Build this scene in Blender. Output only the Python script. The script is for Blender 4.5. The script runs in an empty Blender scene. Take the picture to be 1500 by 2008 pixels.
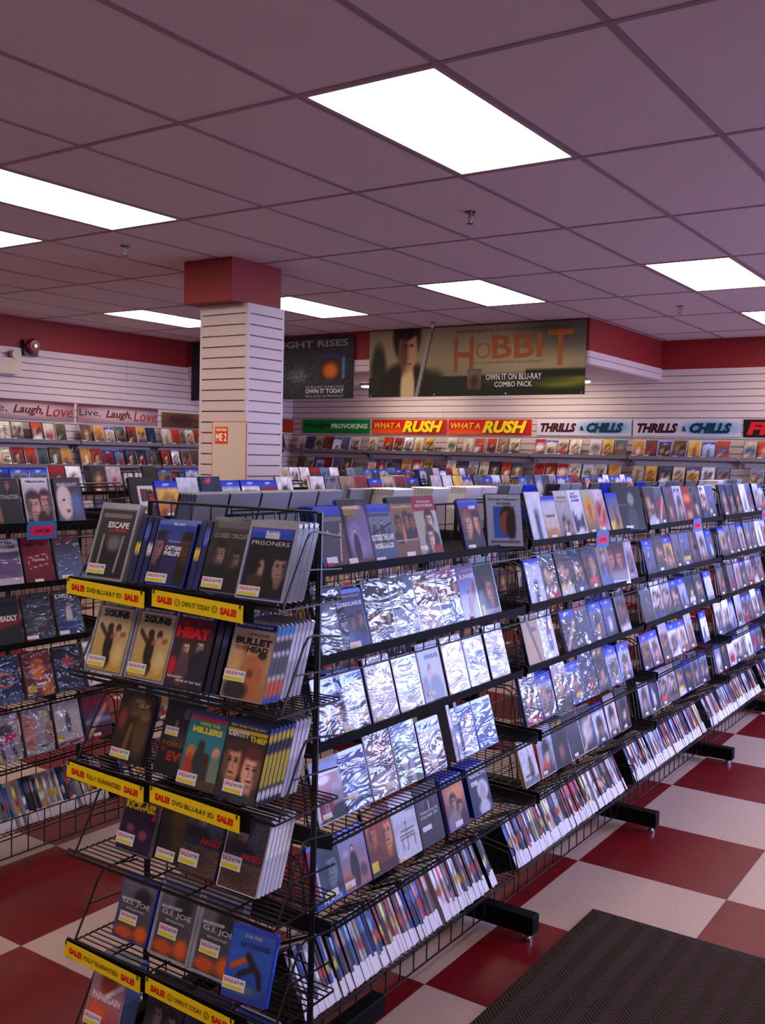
import bpy, math, random
import numpy as np
from mathutils import Matrix, Vector, Euler

# ------------------------------------------------------------------ camera, world, light, exposure
SC = bpy.context.scene
COL = bpy.context.scene.collection
FPX, CRX, CRY, CRZ = 1951.5, -0.0571, -0.0243, 0.5968
def _rot(rx, ry, rz):
    cx, sx, cy, sy, cz, sz = math.cos(rx), math.sin(rx), math.cos(ry), math.sin(ry), math.cos(rz), math.sin(rz)
    X = np.array([[1,0,0],[0,cx,-sx],[0,sx,cx]]); Y = np.array([[cy,0,sy],[0,1,0],[-sy,0,cy]]); Z = np.array([[cz,-sz,0],[sz,cz,0],[0,0,1]])
    return Z @ X @ Y
CM = _rot(CRX, CRY, CRZ); CO = np.array([0, 0, 1.678])
camd = bpy.data.cameras.new('camera'); cam = bpy.data.objects.new('camera', camd); COL.objects.link(cam)
camd.sensor_fit = 'VERTICAL'; camd.sensor_height = 24.0; camd.lens = FPX/2008*24.0; camd.clip_start = 0.02
mw = Matrix.Identity(4)
for i in range(3):
    mw[i][0] = CM[i,0]; mw[i][1] = CM[i,2]; mw[i][2] = -CM[i,1]; mw[i][3] = CO[i]
cam.matrix_world = mw
SC.camera = cam
SC.view_settings.view_transform = 'Standard'; SC.view_settings.look = 'None'
SC.view_settings.gamma = 1.0; SC.view_settings.use_curve_mapping = False
SC.view_settings.exposure = 0.0
PANEL_E, SKY_E, SKY_C = 12.5, 28.0, (0.44, 0.50, 1.0)
wd = bpy.data.worlds.new('daylight'); SC.world = wd; wd.use_nodes = True
bg = wd.node_tree.nodes['Background']; bg.inputs[0].default_value = (*SKY_C, 1); bg.inputs[1].default_value = SKY_E
for nm, cy, ly in (('window_portal', 9.35, 2.6), ('window_portal.001', 6.5, 2.6)):
    ld = bpy.data.lights.new(nm, 'AREA'); ld.shape = 'RECTANGLE'; ld.size = 1.6; ld.size_y = ly
    ld.cycles.is_portal = True
    lo = bpy.data.objects.new(nm, ld); COL.objects.link(lo); lo.location = (2.47, cy, 1.65)
    lo.rotation_euler = (0, math.radians(90), 0)
SC.cycles.max_bounces = 8; SC.cycles.diffuse_bounces = 4; SC.cycles.glossy_bounces = 3
SC.cycles.transmission_bounces = 6; SC.cycles.transparent_max_bounces = 8
SC.cycles.sample_clamp_indirect = 6.0
SC.cycles.caustics_reflective = False; SC.cycles.caustics_refractive = False

CEIL = 3.007; XL, XR, YB, YF = -8.94, 2.4, 10.85, -2.0
T = 0.61

# ------------------------------------------------------------------ helpers
def lin(c):
    return tuple((x/255/12.92 if x/255 <= 0.04045 else ((x/255+0.055)/1.055)**2.4) for x in c)
def project(p):
    c = CM.T @ (np.array(p, float) - CO)
    if c[1] < .05: return None
    return 750+FPX*c[0]/c[1], 1004-FPX*c[2]/c[1], c[1]

class MB:
    """collects faces with a colour per vertex and a material slot per face"""
    def __init__(s): s.v=[]; s.f=[]; s.c=[]; s.m=[]
    def add(s, vs, fs, col=(.5,.5,.5), mi=0):
        b=len(s.v); s.v.extend(map(tuple,vs)); s.f.extend([tuple(i+b for i in f) for f in fs])
        if len(col)==3 and not hasattr(col[0],'__len__'): s.c.extend([tuple(col)]*len(vs))
        else: s.c.extend(map(tuple,col))
        s.m.extend([mi]*len(fs)); return s
    def box(s,x0,x1,y0,y1,z0,z1,col=(.5,.5,.5),mi=0,open_=''):
        vs=[(x0,y0,z0),(x1,y0,z0),(x1,y1,z0),(x0,y1,z0),(x0,y0,z1),(x1,y0,z1),(x1,y1,z1),(x0,y1,z1)]
        fs=[(0,3,2,1),(4,5,6,7),(0,1,5,4),(1,2,6,5),(2,3,7,6),(3,0,4,7)]
        return s.add(vs,fs,col,mi)
    def bbox(s,x0,x1,y0,y1,z0,z1,b=.003,col=(.5,.5,.5),mi=0):
        """box whose edges along y are bevelled"""
        o=[(x0+b,z0),(x1-b,z0),(x1,z0+b),(x1,z1-b),(x1-b,z1),(x0+b,z1),(x0,z1-b),(x0,z0+b)]
        n=8; vs=[(x,y0,z) for x,z in o]+[(x,y1,z) for x,z in o]
        fs=[tuple(range(n)),tuple(reversed(range(n,2*n)))]+[((i+1)%n,i,i+n,(i+1)%n+n) for i in range(n)]
        return s.add(vs,fs,col,mi)
    def bar(s,a,b,r=.0025,col=(.5,.5,.5),n=4,mi=0):
        a=Vector(a); b=Vector(b); d=b-a
        if d.length<1e-6: return s
        d.normalize(); u=d.cross(Vector((0,0,1)))
        if u.length<.1: u=d.cross(Vector((1,0,0)))
        u.normalize(); w=d.cross(u); vs=[]
        for p in (a,b):
            for k in range(n):
                t=2*math.pi*(k+.5)/n; vs.append(p+u*(r*math.cos(t))+w*(r*math.sin(t)))
        fs=[(k,(k+1)%n,(k+1)%n+n,k+n) for k in range(n)]+[tuple(reversed(range(n))),tuple(range(n,2*n))]
        return s.add(vs,fs,col,mi)
    def path(s,pts,r=.003,col=(.5,.5,.5),n=6):
        for a,b in zip(pts,pts[1:]): s.bar(a,b,r,col,n)
        return s
    def cyl(s,c,r,h,ax='z',n=16,col=(.5,.5,.5),r2=None):
        r2=r if r2 is None else r2; vs=[]
        for k,(rr,t) in enumerate(((r,0),(r2,h))):
            for i in range(n):
                a=2*math.pi*i/n; p,q=rr*math.cos(a),rr*math.sin(a)
                o={'z':(p,q,t),'x':(t,p,q),'y':(q,t,p)}[ax]; vs.append((c[0]+o[0],c[1]+o[1],c[2]+o[2]))
        fs=[(i,(i+1)%n,(i+1)%n+n,i+n) for i in range(n)]+[tuple(reversed(range(n))),tuple(range(n,2*n))]
        return s.add(vs,fs,col)
    def grid(s,o,du,dv,img,mi=0):
        """painted sheet; o top-left corner, du to the right, dv down"""
        H,W=img.shape[:2]; o,du,dv=np.array(o,float),np.array(du,float),np.array(dv,float)
        u=np.linspace(0,1,W); v=np.linspace(0,1,H)
        P=o+u[None,:,None]*du+v[:,None,None]*dv
        idx=np.arange(H*W).reshape(H,W)
        F=np.stack([idx[1:,:-1],idx[1:,1:],idx[:-1,1:],idx[:-1,:-1]],-1).reshape(-1,4)
        return s.add(P.reshape(-1,3).tolist(),F.tolist(),img.reshape(-1,3).tolist(),mi)
    def xform(s,m):
        s.v=[tuple(m@Vector(v)) for v in s.v]; return s
    def merge(s,o,m=None):
        b=len(s.v); s.v.extend(o.v if m is None else [tuple(m@Vector(v)) for v in o.v])
        s.f.extend([tuple(i+b for i in f) for f in o.f]); s.c.extend(o.c); s.m.extend(o.m); return s
    def mesh(s,name,mats):
        me=bpy.data.meshes.new(name); me.from_pydata(s.v,[],s.f)
        for m in (mats if isinstance(mats,(list,tuple)) else [mats]): me.materials.append(m)
        if s.v:
            at=me.color_attributes.new('Col','FLOAT_COLOR','POINT')
            a=np.ones((len(s.v),4),np.float32); a[:,:3]=np.array(s.c,np.float32); at.data.foreach_set('color',a.ravel())
            if any(s.m): me.polygons.foreach_set('material_index',s.m)
        me.update(); return me
    def build(s,name,mats,parent=None,loc=None,**kw):
        return link(name,s.mesh(name,mats),parent,loc,**kw)

def link(name,data,parent=None,loc=None,rot=None,**kw):
    o=bpy.data.objects.new(name,data); COL.objects.link(o)
    if parent is not None: o.parent=parent
    if loc is not None: o.location=loc
    if rot is not None: o.rotation_euler=rot
    for k,v in kw.items(): o[k]=v
    return o
def thing(name,label,cat,loc=(0,0,0),rot=(0,0,0),group=None):
    o=link(name,None,None,loc,rot,label=label,category=cat)
    if group: o['group']=group
    return o
ORD=['','first','second','third','fourth','fifth','sixth','seventh','eighth','ninth','tenth','eleventh','twelfth']
def nth(n):
    if n<13: return ORD[n]
    return f"{n}{'th' if 10<=n%100<=20 else {1:'st',2:'nd',3:'rd'}.get(n%10,'th')}"

# ------------------------------------------------------------------ materials
def mat(name,col=(128,128,128),rough=.5,metal=0,attr=False,noise=None,bump=None,coat=0,crinkle=False,emit=0,spec=None,voro=None):
    m=bpy.data.materials.new(name); m.use_nodes=True; nt=m.node_tree; N=nt.nodes; L=nt.links
    b=N['Principled BSDF']; b.inputs['Roughness'].default_value=rough; b.inputs['Metallic'].default_value=metal
    if spec is not None: b.inputs['Specular IOR Level'].default_value=spec
    base=lin(col); b.inputs['Base Color'].default_value=(*base,1)
    src=None; pos=N.new('ShaderNodeNewGeometry').outputs['Position']
    if attr:
        a=N.new('ShaderNodeAttribute'); a.attribute_name='Col'; src=a.outputs['Color']
    if noise:
        sc,amt=noise; n=N.new('ShaderNodeTexNoise'); n.inputs['Scale'].default_value=sc; n.inputs['Detail'].default_value=5
        L.new(pos,n.inputs['Vector'])
        mr=N.new('ShaderNodeMapRange'); mr.inputs['From Min'].default_value=.3; mr.inputs['From Max'].default_value=.7
        mr.inputs['To Min'].default_value=1-amt; mr.inputs['To Max'].default_value=1+amt
        L.new(n.outputs['Fac'],mr.inputs['Value'])
        mx=N.new('ShaderNodeVectorMath'); mx.operation='SCALE'
        if src is not None: L.new(src,mx.inputs[0])
        else: mx.inputs[0].default_value=base
        L.new(mr.outputs[0],mx.inputs['Scale']); src=mx.outputs[0]
    if src is not None: L.new(src,b.inputs['Base Color'])
    if bump:
        sc,st=bump; n=N.new('ShaderNodeTexNoise'); n.inputs['Scale'].default_value=sc; n.inputs['Detail'].default_value=4
        L.new(pos,n.inputs['Vector']); bp=N.new('ShaderNodeBump'); bp.inputs['Strength'].default_value=st; bp.inputs['Distance'].default_value=.002
        L.new(n.outputs['Fac'],bp.inputs['Height']); L.new(bp.outputs[0],b.inputs['Normal'])
    if coat:
        b.inputs['Coat Weight'].default_value=coat; b.inputs['Coat Roughness'].default_value=.06; b.inputs['Coat IOR'].default_value=1.6
    if crinkle:
        mp=N.new('ShaderNodeMapping'); mp.inputs['Scale'].default_value=(1,.55,1.6); L.new(pos,mp.inputs['Vector'])
        n=N.new('ShaderNodeTexNoise'); n.inputs['Scale'].default_value=12; n.inputs['Detail'].default_value=2.2; n.inputs['Distortion'].default_value=1.4
        L.new(mp.outputs[0],n.inputs['Vector'])
        bp=N.new('ShaderNodeBump'); bp.inputs['Strength'].default_value=1.0; bp.inputs['Distance'].default_value=.0105
        L.new(n.outputs['Fac'],bp.inputs['Height']); L.new(bp.outputs[0],b.inputs['Coat Normal'])
    if emit:
        b.inputs['Emission Color'].default_value=(*base,1); b.inputs['Emission Strength'].default_value=emit
    return m
M={}
M['print']=mat('printed_card',rough=.55,attr=True,spec=.25)
M['gloss']=mat('printed_cover_gloss',rough=.5,attr=True,coat=.22,spec=.25)
M['sleeve']=mat('printed_cover_in_crinkled_sleeve',rough=.5,attr=True,coat=.85,crinkle=True,spec=.25)
M['black']=mat('black_plastic',(18,18,22),.35)
M['wire']=mat('black_coated_wire',(9,9,12),.38,noise=(60,.2))
M['lip']=mat('black_label_strip',(6,6,8),.7,spec=.12)
M['bluep']=mat('blue_case_plastic',(10,50,190),.3,coat=.4)
M['clear']=mat('clear_keeper_plastic',(150,152,165),.22,coat=.6,noise=(40,.12))
M['greyp']=mat('grey_case_plastic',(90,92,100),.35)
M['whitep']=mat('white_paper',(205,200,210),.6)
M['wallred']=mat('red_wall_paint',(134,18,20),.6,bump=(120,.1),noise=(3,.05))
M['slat']=mat('white_slatwall_laminate',(205,186,184),.45,noise=(2,.03))
M['groove']=mat('slatwall_groove',(128,104,100),.7)
M['ceil']=mat('ceiling_tile_fissured',(216,202,208),.9,noise=(220,.06),bump=(260,.35))
M['tbar']=mat('ceiling_grid_bar',(150,126,142),.6)
M['redt']=mat('red_vinyl_tile',(108,6,15),.42,spec=.3,noise=(14,.16),bump=(300,.05))
M['whitet']=mat('white_vinyl_tile',(182,156,146),.42,spec=.3,noise=(60,.07),bump=(300,.05))
M['sub']=mat('tile_joint',(40,24,26),.8)
M['panel']=mat('fluorescent_diffuser',(255,238,226),.5,emit=PANEL_E)
M['spot']=mat('display_lamp_diffuser',(255,236,215),.5,emit=PANEL_E*2.2)
M['frame']=mat('troffer_frame',(170,150,160),.5)
M['chrome']=mat('chrome_metal',(180,180,190),.25,metal=1)
M['brass']=mat('dark_brass',(92,70,60),.4,metal=.8)
M['mat']=mat('brown_ribbed_carpet',(20,14,14),.95,noise=(300,.4))
M['rib']=mat('brown_carpet_rib',(64,46,41),.95,noise=(300,.4))
M['ivory']=mat('ivory_plastic',(200,180,160),.5)
M['bell']=mat('red_enamel',(120,8,16),.25,coat=.5)
M['shelfgrey']=mat('grey_painted_shelf',(112,104,112),.5)
M['alu']=mat('aluminium_frame',(150,150,155),.4,metal=.8)
M['asphalt']=mat('pavement',(120,120,120),.9,noise=(8,.1))
g=bpy.data.materials.new('window_glass'); g.use_nodes=True; M['glass']=g
nt=g.node_tree; nt.nodes.clear(); o_=nt.nodes.new('ShaderNodeOutputMaterial'); mx=nt.nodes.new('ShaderNodeMixShader')
tr=nt.nodes.new('ShaderNodeBsdfTransparent'); gl=nt.nodes.new('ShaderNodeBsdfGlossy'); gl.inputs['Roughness'].default_value=.02
mx.inputs[0].default_value=.06; nt.links.new(tr.outputs[0],mx.inputs[1]); nt.links.new(gl.outputs[0],mx.inputs[2]); nt.links.new(mx.outputs[0],o_.inputs[0])

# ------------------------------------------------------------------ lettering
_tc={}
def text_geo(s,bold=.0,shear=0,font=None):
    k=(s,bold,shear)
    if k not in _tc:
        cu=bpy.data.curves.new('t','FONT'); cu.body=s; cu.offset=bold; cu.shear=shear; cu.resolution_u=2; cu.fill_mode='FRONT'
        ob=bpy.data.objects.new('t',cu); me=bpy.data.meshes.new_from_object(ob)
        v=np.array([x.co[:2] for x in me.vertices]) if len(me.vertices) else np.zeros((1,2))
        mn,mx_=v.min(0),v.max(0); v=(v-mn)/np.maximum(mx_-mn,1e-6)
        _tc[k]=(v,[tuple(p.vertices) for p in me.polygons])
        bpy.data.objects.remove(ob); bpy.data.curves.remove(cu); bpy.data.meshes.remove(me)
    return _tc[k]
def put_text(mb,s,x,z,w,h,col,y=0,bold=.03,shear=0,rot=0):
    """text filling the box with lower left corner x,z on the plane y, read from -y"""
    v,f=text_geo(s,bold,shear); c,s_=math.cos(rot),math.sin(rot)
    P=[]
    for a,b in v:
        p,q=a*w,b*h; P.append((x+p*c-q*s_,y,z+p*s_+q*c))
    mb.add(P,f,lin(col))

# ------------------------------------------------------------------ painting of printed covers
def smooth(d,s): return np.clip(.5-d/s,0,1)
class Pt:
    def __init__(s,W,H,c1,c2=None):
        s.U,s.V=np.meshgrid(np.linspace(0,1,W),np.linspace(0,1,H))
        c1=np.array(c1,float); c2=c1 if c2 is None else np.array(c2,float)
        s.I=c1*(1-s.V[...,None])+c2*s.V[...,None]
    def mixm(s,m,c): s.I=s.I*(1-m[...,None])+np.array(c,float)*m[...,None]
    def r(s,x0,y0,x1,y1,c):
        m=((s.U>=x0-1e-6)&(s.U<=x1+1e-6)&(s.V>=y0-1e-6)&(s.V<=y1+1e-6)).astype(float); s.mixm(m,c)
    def e(s,cx,cy,rx,ry,c,soft=.25,rot=0):
        dx,dy=s.U-cx,s.V-cy
        if rot: dx,dy=dx*math.cos(rot)+dy*math.sin(rot),-dx*math.sin(rot)+dy*math.cos(rot)
        d=np.sqrt((dx/rx)**2+(dy/ry)**2)-1; s.mixm(smooth(d,soft),c)
    def l(s,x0,y0,x1,y1,w,c):
        d=np.array([x1-x0,y1-y0]); L=max(d@d,1e-9); t=np.clip(((s.U-x0)*d[0]+(s.V-y0)*d[1])/L,0,1)
        q=np.hypot(s.U-x0-t*d[0],s.V-y0-t*d[1]); s.mixm(smooth((q-w)/w,.8),c)
    def f(s,cx,cy,r,skin=(205,150,120),hair=(50,35,30),side=1):
        dk=tuple(x*.5 for x in skin)
        s.e(cx,cy+1.55*r,r*1.5,r*.75,tuple(x*.7+8 for x in hair),.35); s.e(cx,cy+.85*r,r*.34,r*.45,tuple(x*.7 for x in skin),.4)
        s.e(cx,cy-.16*r,r*.92,r*.85,hair,.4); s.e(cx+side*r*.05,cy+.08*r,r*.62,r*.78,skin,.35)
        s.e(cx-side*r*.5,cy+.15*r,r*.26,r*.6,dk,.9); s.e(cx,cy-.62*r,r*.6,r*.22,hair,.6)
        for k in (-1,1):
            s.e(cx+k*r*.25,cy-.05*r,r*.15,r*.06,tuple(x*.25 for x in skin),.6); s.e(cx+k*r*.25,cy-.17*r,r*.18,r*.035,hair,.6)
        s.l(cx+side*.05*r,cy,cx+side*.07*r,cy+.25*r,r*.06,tuple(x*.8 for x in skin)); s.e(cx,cy+.44*r,r*.24,r*.05,(110,45,45),.7)
        s.e(cx,cy+.66*r,r*.3,r*.08,tuple(x*.72 for x in skin),.9)
    def p(s,cx,top,h,cl,skin=(200,150,120),hair=(45,32,28)):
        w=h*.34; s.e(cx,top+h*.62,w*.62,h*.42,cl,.2); s.e(cx-w*.2,top+h*.8,w*.25,h*.25,cl); s.e(cx+w*.22,top+h*.8,w*.22,h*.25,cl)
        s.e(cx,top+h*.1,h*.085,h*.07,hair); s.e(cx,top+h*.13,h*.065,h*.06,skin)
    def n(s,a,seed=0):
        s.I=s.I*(1+np.random.RandomState(seed).uniform(-a,a,s.U.shape)[...,None])
    def out(s):
        I=np.clip(s.I,0,255)/255; return np.where(I<=.04045,I/12.92,((I+.055)/1.055)**2.4)
rng=random.Random(7)
BGS=[((225,222,232),(190,192,210)),((200,205,225),(120,130,160)),((60,60,72),(20,20,28)),((120,125,150),(60,62,80)),((170,140,110),(110,80,60)),
     ((30,50,90),(12,20,40)),((150,30,40),(80,14,20)),((235,232,235),(215,215,225)),((90,80,100),(40,34,44)),((190,175,150),(140,120,100)),
     ((80,100,110),(40,50,60)),((205,190,200),(150,130,150)),((225,190,90),(180,110,30)),((95,115,160),(50,60,100))]
COOL=[0,1,2,3,5,7,8,10,11,13,0,1,7,3]
def rnd_cover(W,H,r,blu=False,warm=0):
    a,b=r.choice(BGS)
    if warm<0 and r.random()<-warm: a,b=BGS[r.choice(COOL)]
    if warm and r.random()<warm: a,b=r.choice([((200,60,30),(120,20,14)),((215,160,70),(150,90,30)),((170,40,36),(90,16,16)),((215,205,180),(170,150,120)),((110,85,60),(50,36,26))])
    q=Pt(W,H,a,b); k=r.random(); sk=r.choice([(205,155,125),(220,180,155),(150,100,75),(190,140,120)]); hr=r.choice([(30,22,20),(90,60,35),(160,120,70),(50,40,40)])
    cl=r.choice([(30,32,40),(150,30,35),(60,70,110),(90,80,70),(200,200,205),(40,60,50)])
    if k<.3: q.e(.5,1.05,.5,.35,cl); q.f(.5,.55,.3,sk,hr,r.choice((-1,1)))
    elif k<.55:
        q.f(.3,.45,.22,sk,hr,1); q.f(.7,.5,.22,sk,(40,30,28),-1); q.e(.5,1,.6,.22,cl)
    elif k<.8: q.p(r.uniform(.35,.65),.3,.68,cl,sk,hr); q.r(0,.9,1,1,tuple(x*.6 for x in b))
    elif k<.9:
        for j in range(3): q.p(.2+.3*j,.38+.05*(j%2),.5,r.choice([(30,32,40),(150,30,35),(90,80,70)]),sk,hr)
    else: q.e(.5,.55,.4,.25,cl,.8); q.l(.1,.9,.9,.3,.05,sk)
    tc=r.choice([(240,240,245),(30,30,35),(220,60,40),(230,200,80)]); y=r.choice([.08,.12,.72,.78])
    lum=sum(a)/3
    if lum>170 and tc[0]>235: tc=(40,40,60)
    for j in range(int(W*.7)):
        if r.random()<.75: x=.12+.76*j/(W*.7); q.r(x,y,x+.5/W,y+.06,tc)
    q.n(.12,r.randint(0,9999))
    if blu: q.r(0,0,1,.1,(20,70,200)); q.r(.38,.0,.62,.06,(190,200,235))
    return q.out()
NAMEC=[('white',(225,222,230)),('pale grey',(175,175,185)),('grey',(120,120,125)),('dark grey',(70,70,75)),('black',(25,25,30)),('red',(160,35,38)),('dark red',(90,25,25)),
 ('brown',(110,75,55)),('tan',(180,145,110)),('orange',(210,110,50)),('yellow',(215,180,70)),('blue',(50,80,170)),('dark blue',(30,45,85)),('slate blue',(100,115,150)),('mauve',(150,120,145)),('green',(60,110,70)),('cream',(215,205,180))]
def cname(img):
    c=np.clip(np.array(img).reshape(-1,3).mean(0),0,1); c=np.where(c<=.0031308,12.92*c,1.055*c**(1/2.4)-.055)*255
    return min(NAMEC,key=lambda t:sum((a-b)**2 for a,b in zip(t[1],c)))[0]

# ------------------------------------------------------------------ disc cases: collected first, the 300 largest in the photo become things
CASES=[]
DVD=(.135,.190,.0145); BLU=(.135,.171,.0125)
def case(kind,loc,rz,tilt,body='black',pr='gloss',paint=None,side=(40,40,50),seed=0,label='',group='',texts=(),sticker=None,keeper=False,hero=False,vis=1.0,spine=False,top=None,warm=0,dims=None,band=None):
    w,h,t=dims or (DVD if kind=='dvd' else BLU)
    CASES.append(dict(kind=kind,w=w,h=h,t=t,loc=loc,rz=rz,tilt=tilt,body=body,pr=pr,paint=paint,side=side,seed=seed,label=label,group=group,texts=texts,
        sticker=sticker,keeper=keeper,hero=hero,vis=vis,spine=spine,warm=warm,band=band))
def cover_img(c,W,H):
    if c['spine']:
        q=Pt(3,H,c['side']); r=random.Random(c['seed']); k=r.random()
        if k<.6: q.r(0,.1,1,.35,tuple(min(255,x*1.8+30) for x in c['side']))
        if k>.4: q.r(0,.42,1,.6,r.choice([(220,220,225),(30,30,36),(180,40,40),(200,170,60)]))
        q.n(.2,c['seed']%9999); return q.out()
    if c['paint'] is not None:
        q=c['paint'](W,H)
        return q.out()
    return rnd_cover(W,H,random.Random(c['seed']),c['kind']=='blu' and c['body']=='bluep',c['warm'])
def case_geo(c,W,H,merged=False):
    """returns body, cover, sticker, keeper builders in local space (front faces -y, bottom front centre at the origin)"""
    w,h,t=c['w'],c['h'],c['t']; body=MB(); cov=MB(); st=MB(); kp=MB()
    bc={'black':(18,18,22),'bluep':(10,50,190),'clear':(150,152,165),'greyp':(90,92,100),'whitep':(225,220,230)}[c['body']]
    if merged: body.box(-w/2,w/2,0,t,0,h,lin(bc))
    else: body.bbox(-w/2,w/2,0,t,0,h,.004 if not c['spine'] else .001,lin(bc))
    img=cover_img(c,W,H)
    if c['spine']:
        cov.grid((-w/2+.0006,-.0008,h*.985),(w-.0012,0,0),(0,0,-h*.97),img)
    else:
        mtop=.003 if c['kind']=='dvd' else .012
        cov.grid((-w/2+.004,-.0008,h-mtop),(w-.007,0,0),(0,0,-(h-mtop-.003)),img)
        sc=Pt(2,20,c['side'])
        if c['band']:
            for b0,b1,bc_ in c['band']: sc.r(0,b0,1,b1,bc_)
        else: sc.r(0,.15,1,.5,tuple(min(255,x*1.15+12) for x in c['side']))
        si=sc.out()
        cov.grid((-w/2-.0008,t-.001,h-mtop),(0,-(t-.002),0),(0,0,-(h-mtop-.003)),si)
        cov.grid((w/2+.0008,.001,h-mtop),(0,t-.002,0),(0,0,-(h-mtop-.003)),si)
        for s,x,z,tw,th,col,*bd in c['texts']:
            put_text(cov,s,-w/2+x*w,z*h,tw*w,th*h,col,y=-.0016,bold=bd[0] if bd else .03)
    if c['sticker']:
        sx,sz,sw,sh,kindst=c['sticker']
        st.box(-w/2+sx*w,-w/2+(sx+sw)*w,-.0022,-.0009,sz*h,(sz+sh)*h,lin((225,220,228)))
        if kindst=='sale':
            put_text(st,'SALE',-w/2+(sx+.03)*w,(sz+sh*.55)*h,sw*.42*w,sh*.32*h,(200,50,120),y=-.0026)
            put_text(st,c.get('price','$17.95'),-w/2+(sx+sw*.52)*w,(sz+sh*.55)*h,sw*.42*w,sh*.28*h,(40,40,60),y=-.0026)
            st.box(-w/2+(sx+.03)*w,-w/2+(sx+sw-.05)*w,-.0026,-.0023,(sz+sh*.08)*h,(sz+sh*.36)*h,lin((215,205,20)))
        elif kindst=='red':
            st.box(-w/2+sx*w,-w/2+(sx+sw*.5)*w,-.0026,-.0009,(sz-.05)*h,(sz+.01)*h,lin((190,20,30)))
        elif kindst=='yellow':
            st.box(-w/2+(sx+.03)*w,-w/2+(sx+sw*.6)*w,-.0026,-.0023,(sz+sh*.1)*h,(sz+sh*.5)*h,lin((225,195,30)))
    if c['keeper']:
        W2,H2=w/2+.007,h+.016
        for a,b,e,f in ((-W2,-w/2,-.004,H2),(w/2,W2,-.004,H2),(-w/2,w/2,-.004,0),(-w/2,w/2,h,H2)):
            kp.box(a,b,-.001,t+.004,e,f,lin((150,152,165)))
        kp.box(-W2,W2,t,t+.004,-.004,H2,lin((120,122,135)))
        for q in range(4): kp.bar((W2+.0005,.002+q*.004,0),(W2+.0005,.002+q*.004,H2-.01),.0012,lin((190,190,200)))
    return body,cov,st,kp
def case_matrix(c):
    return Matrix.Translation(c['loc'])@Euler((-math.radians(c['tilt']),0,c['rz'])).to_matrix().to_4x4()
def emit_cases():
    # projected size of each case decides which are built as things
    for c in CASES:
        m=case_matrix(c); w,h=c['w']/2,c['h']
        pts=[project(m@Vector(p)) for p in ((-w,0,0),(w,0,0),(w,0,h),(-w,0,h),(-w,c['t'],h),(-w,c['t'],0))]
        if any(p is None for p in pts): c['px']=0; continue
        def area(ps): return abs(sum(a[0]*b[1]-b[0]*a[1] for a,b in zip(ps,ps[1:]+ps[:1])))/2
        a=area(pts[:4])+area([pts[0],pts[3],pts[4],pts[5]])
        cx=sum(p[0] for p in pts)/6; cy=sum(p[1] for p in pts)/6
        if not(-20<cx<1520 and -20<cy<2040): a=0
        c['px']=a*c['vis']
    order=sorted(CASES,key=lambda c:-c['px']); top=order[:300]; rest=order[300:]
    used={}
    for c in top:
        d=math.sqrt(sum((a-b)**2 for a,b in zip(c['loc'],CO)))
        W,H=((46,64) if d<3.2 else (30,42)) if c['hero'] else ((16,22) if d<4 else (11,15))
        if c['spine']: W,H=3,14
        body,cov,st,kp=case_geo(c,W,H)
        lb=c['label']
        if '{c}' in lb:
            n=cname(lin(c['side'])) if c['spine'] else cname(cov_mean(cov))
            lb=lb.replace('{c}',n)
        used[lb]=used.get(lb,0)+1
        m=body.mesh('disc_case',M[c['body']])
        o=link('disc_case',m,None,c['loc'],(-math.radians(c['tilt']),0,c['rz']),label=lb,category='disc case',group=c['group'])
        cov.build('cover_print' if not c['spine'] else 'spine_print',M[c['pr']],o)
        if st.v: st.build('price_sticker' if not c['spine'] else 'stock_label',M['print'],o)
        if kp.v: kp.build('security_keeper',M['clear'],o,label='clear plastic security keeper')
    print('DUP labels',[k for k,v in used.items() if v>1][:5])
    big=MB()
    for c in rest:
        d=math.sqrt(sum((a-b)**2 for a,b in zip(c['loc'],CO)))
        W,H=(8,11) if d<6 else (5,7)
        if c['spine']: W,H=3,6
        body,cov,st,kp=case_geo(c,W,H,True); mt=case_matrix(c)
        cov.m=[1 if c['pr']=='sleeve' else 0]*len(cov.f)
        for p in (body,cov,st,kp): big.merge(p,mt)
    big.build('disc_cases',[M['gloss'],M['sleeve']],label='many disc cases filling the far shelves and the wall displays',category='disc cases',kind='stuff')
def cov_mean(cov): return np.array(cov.c)

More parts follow.
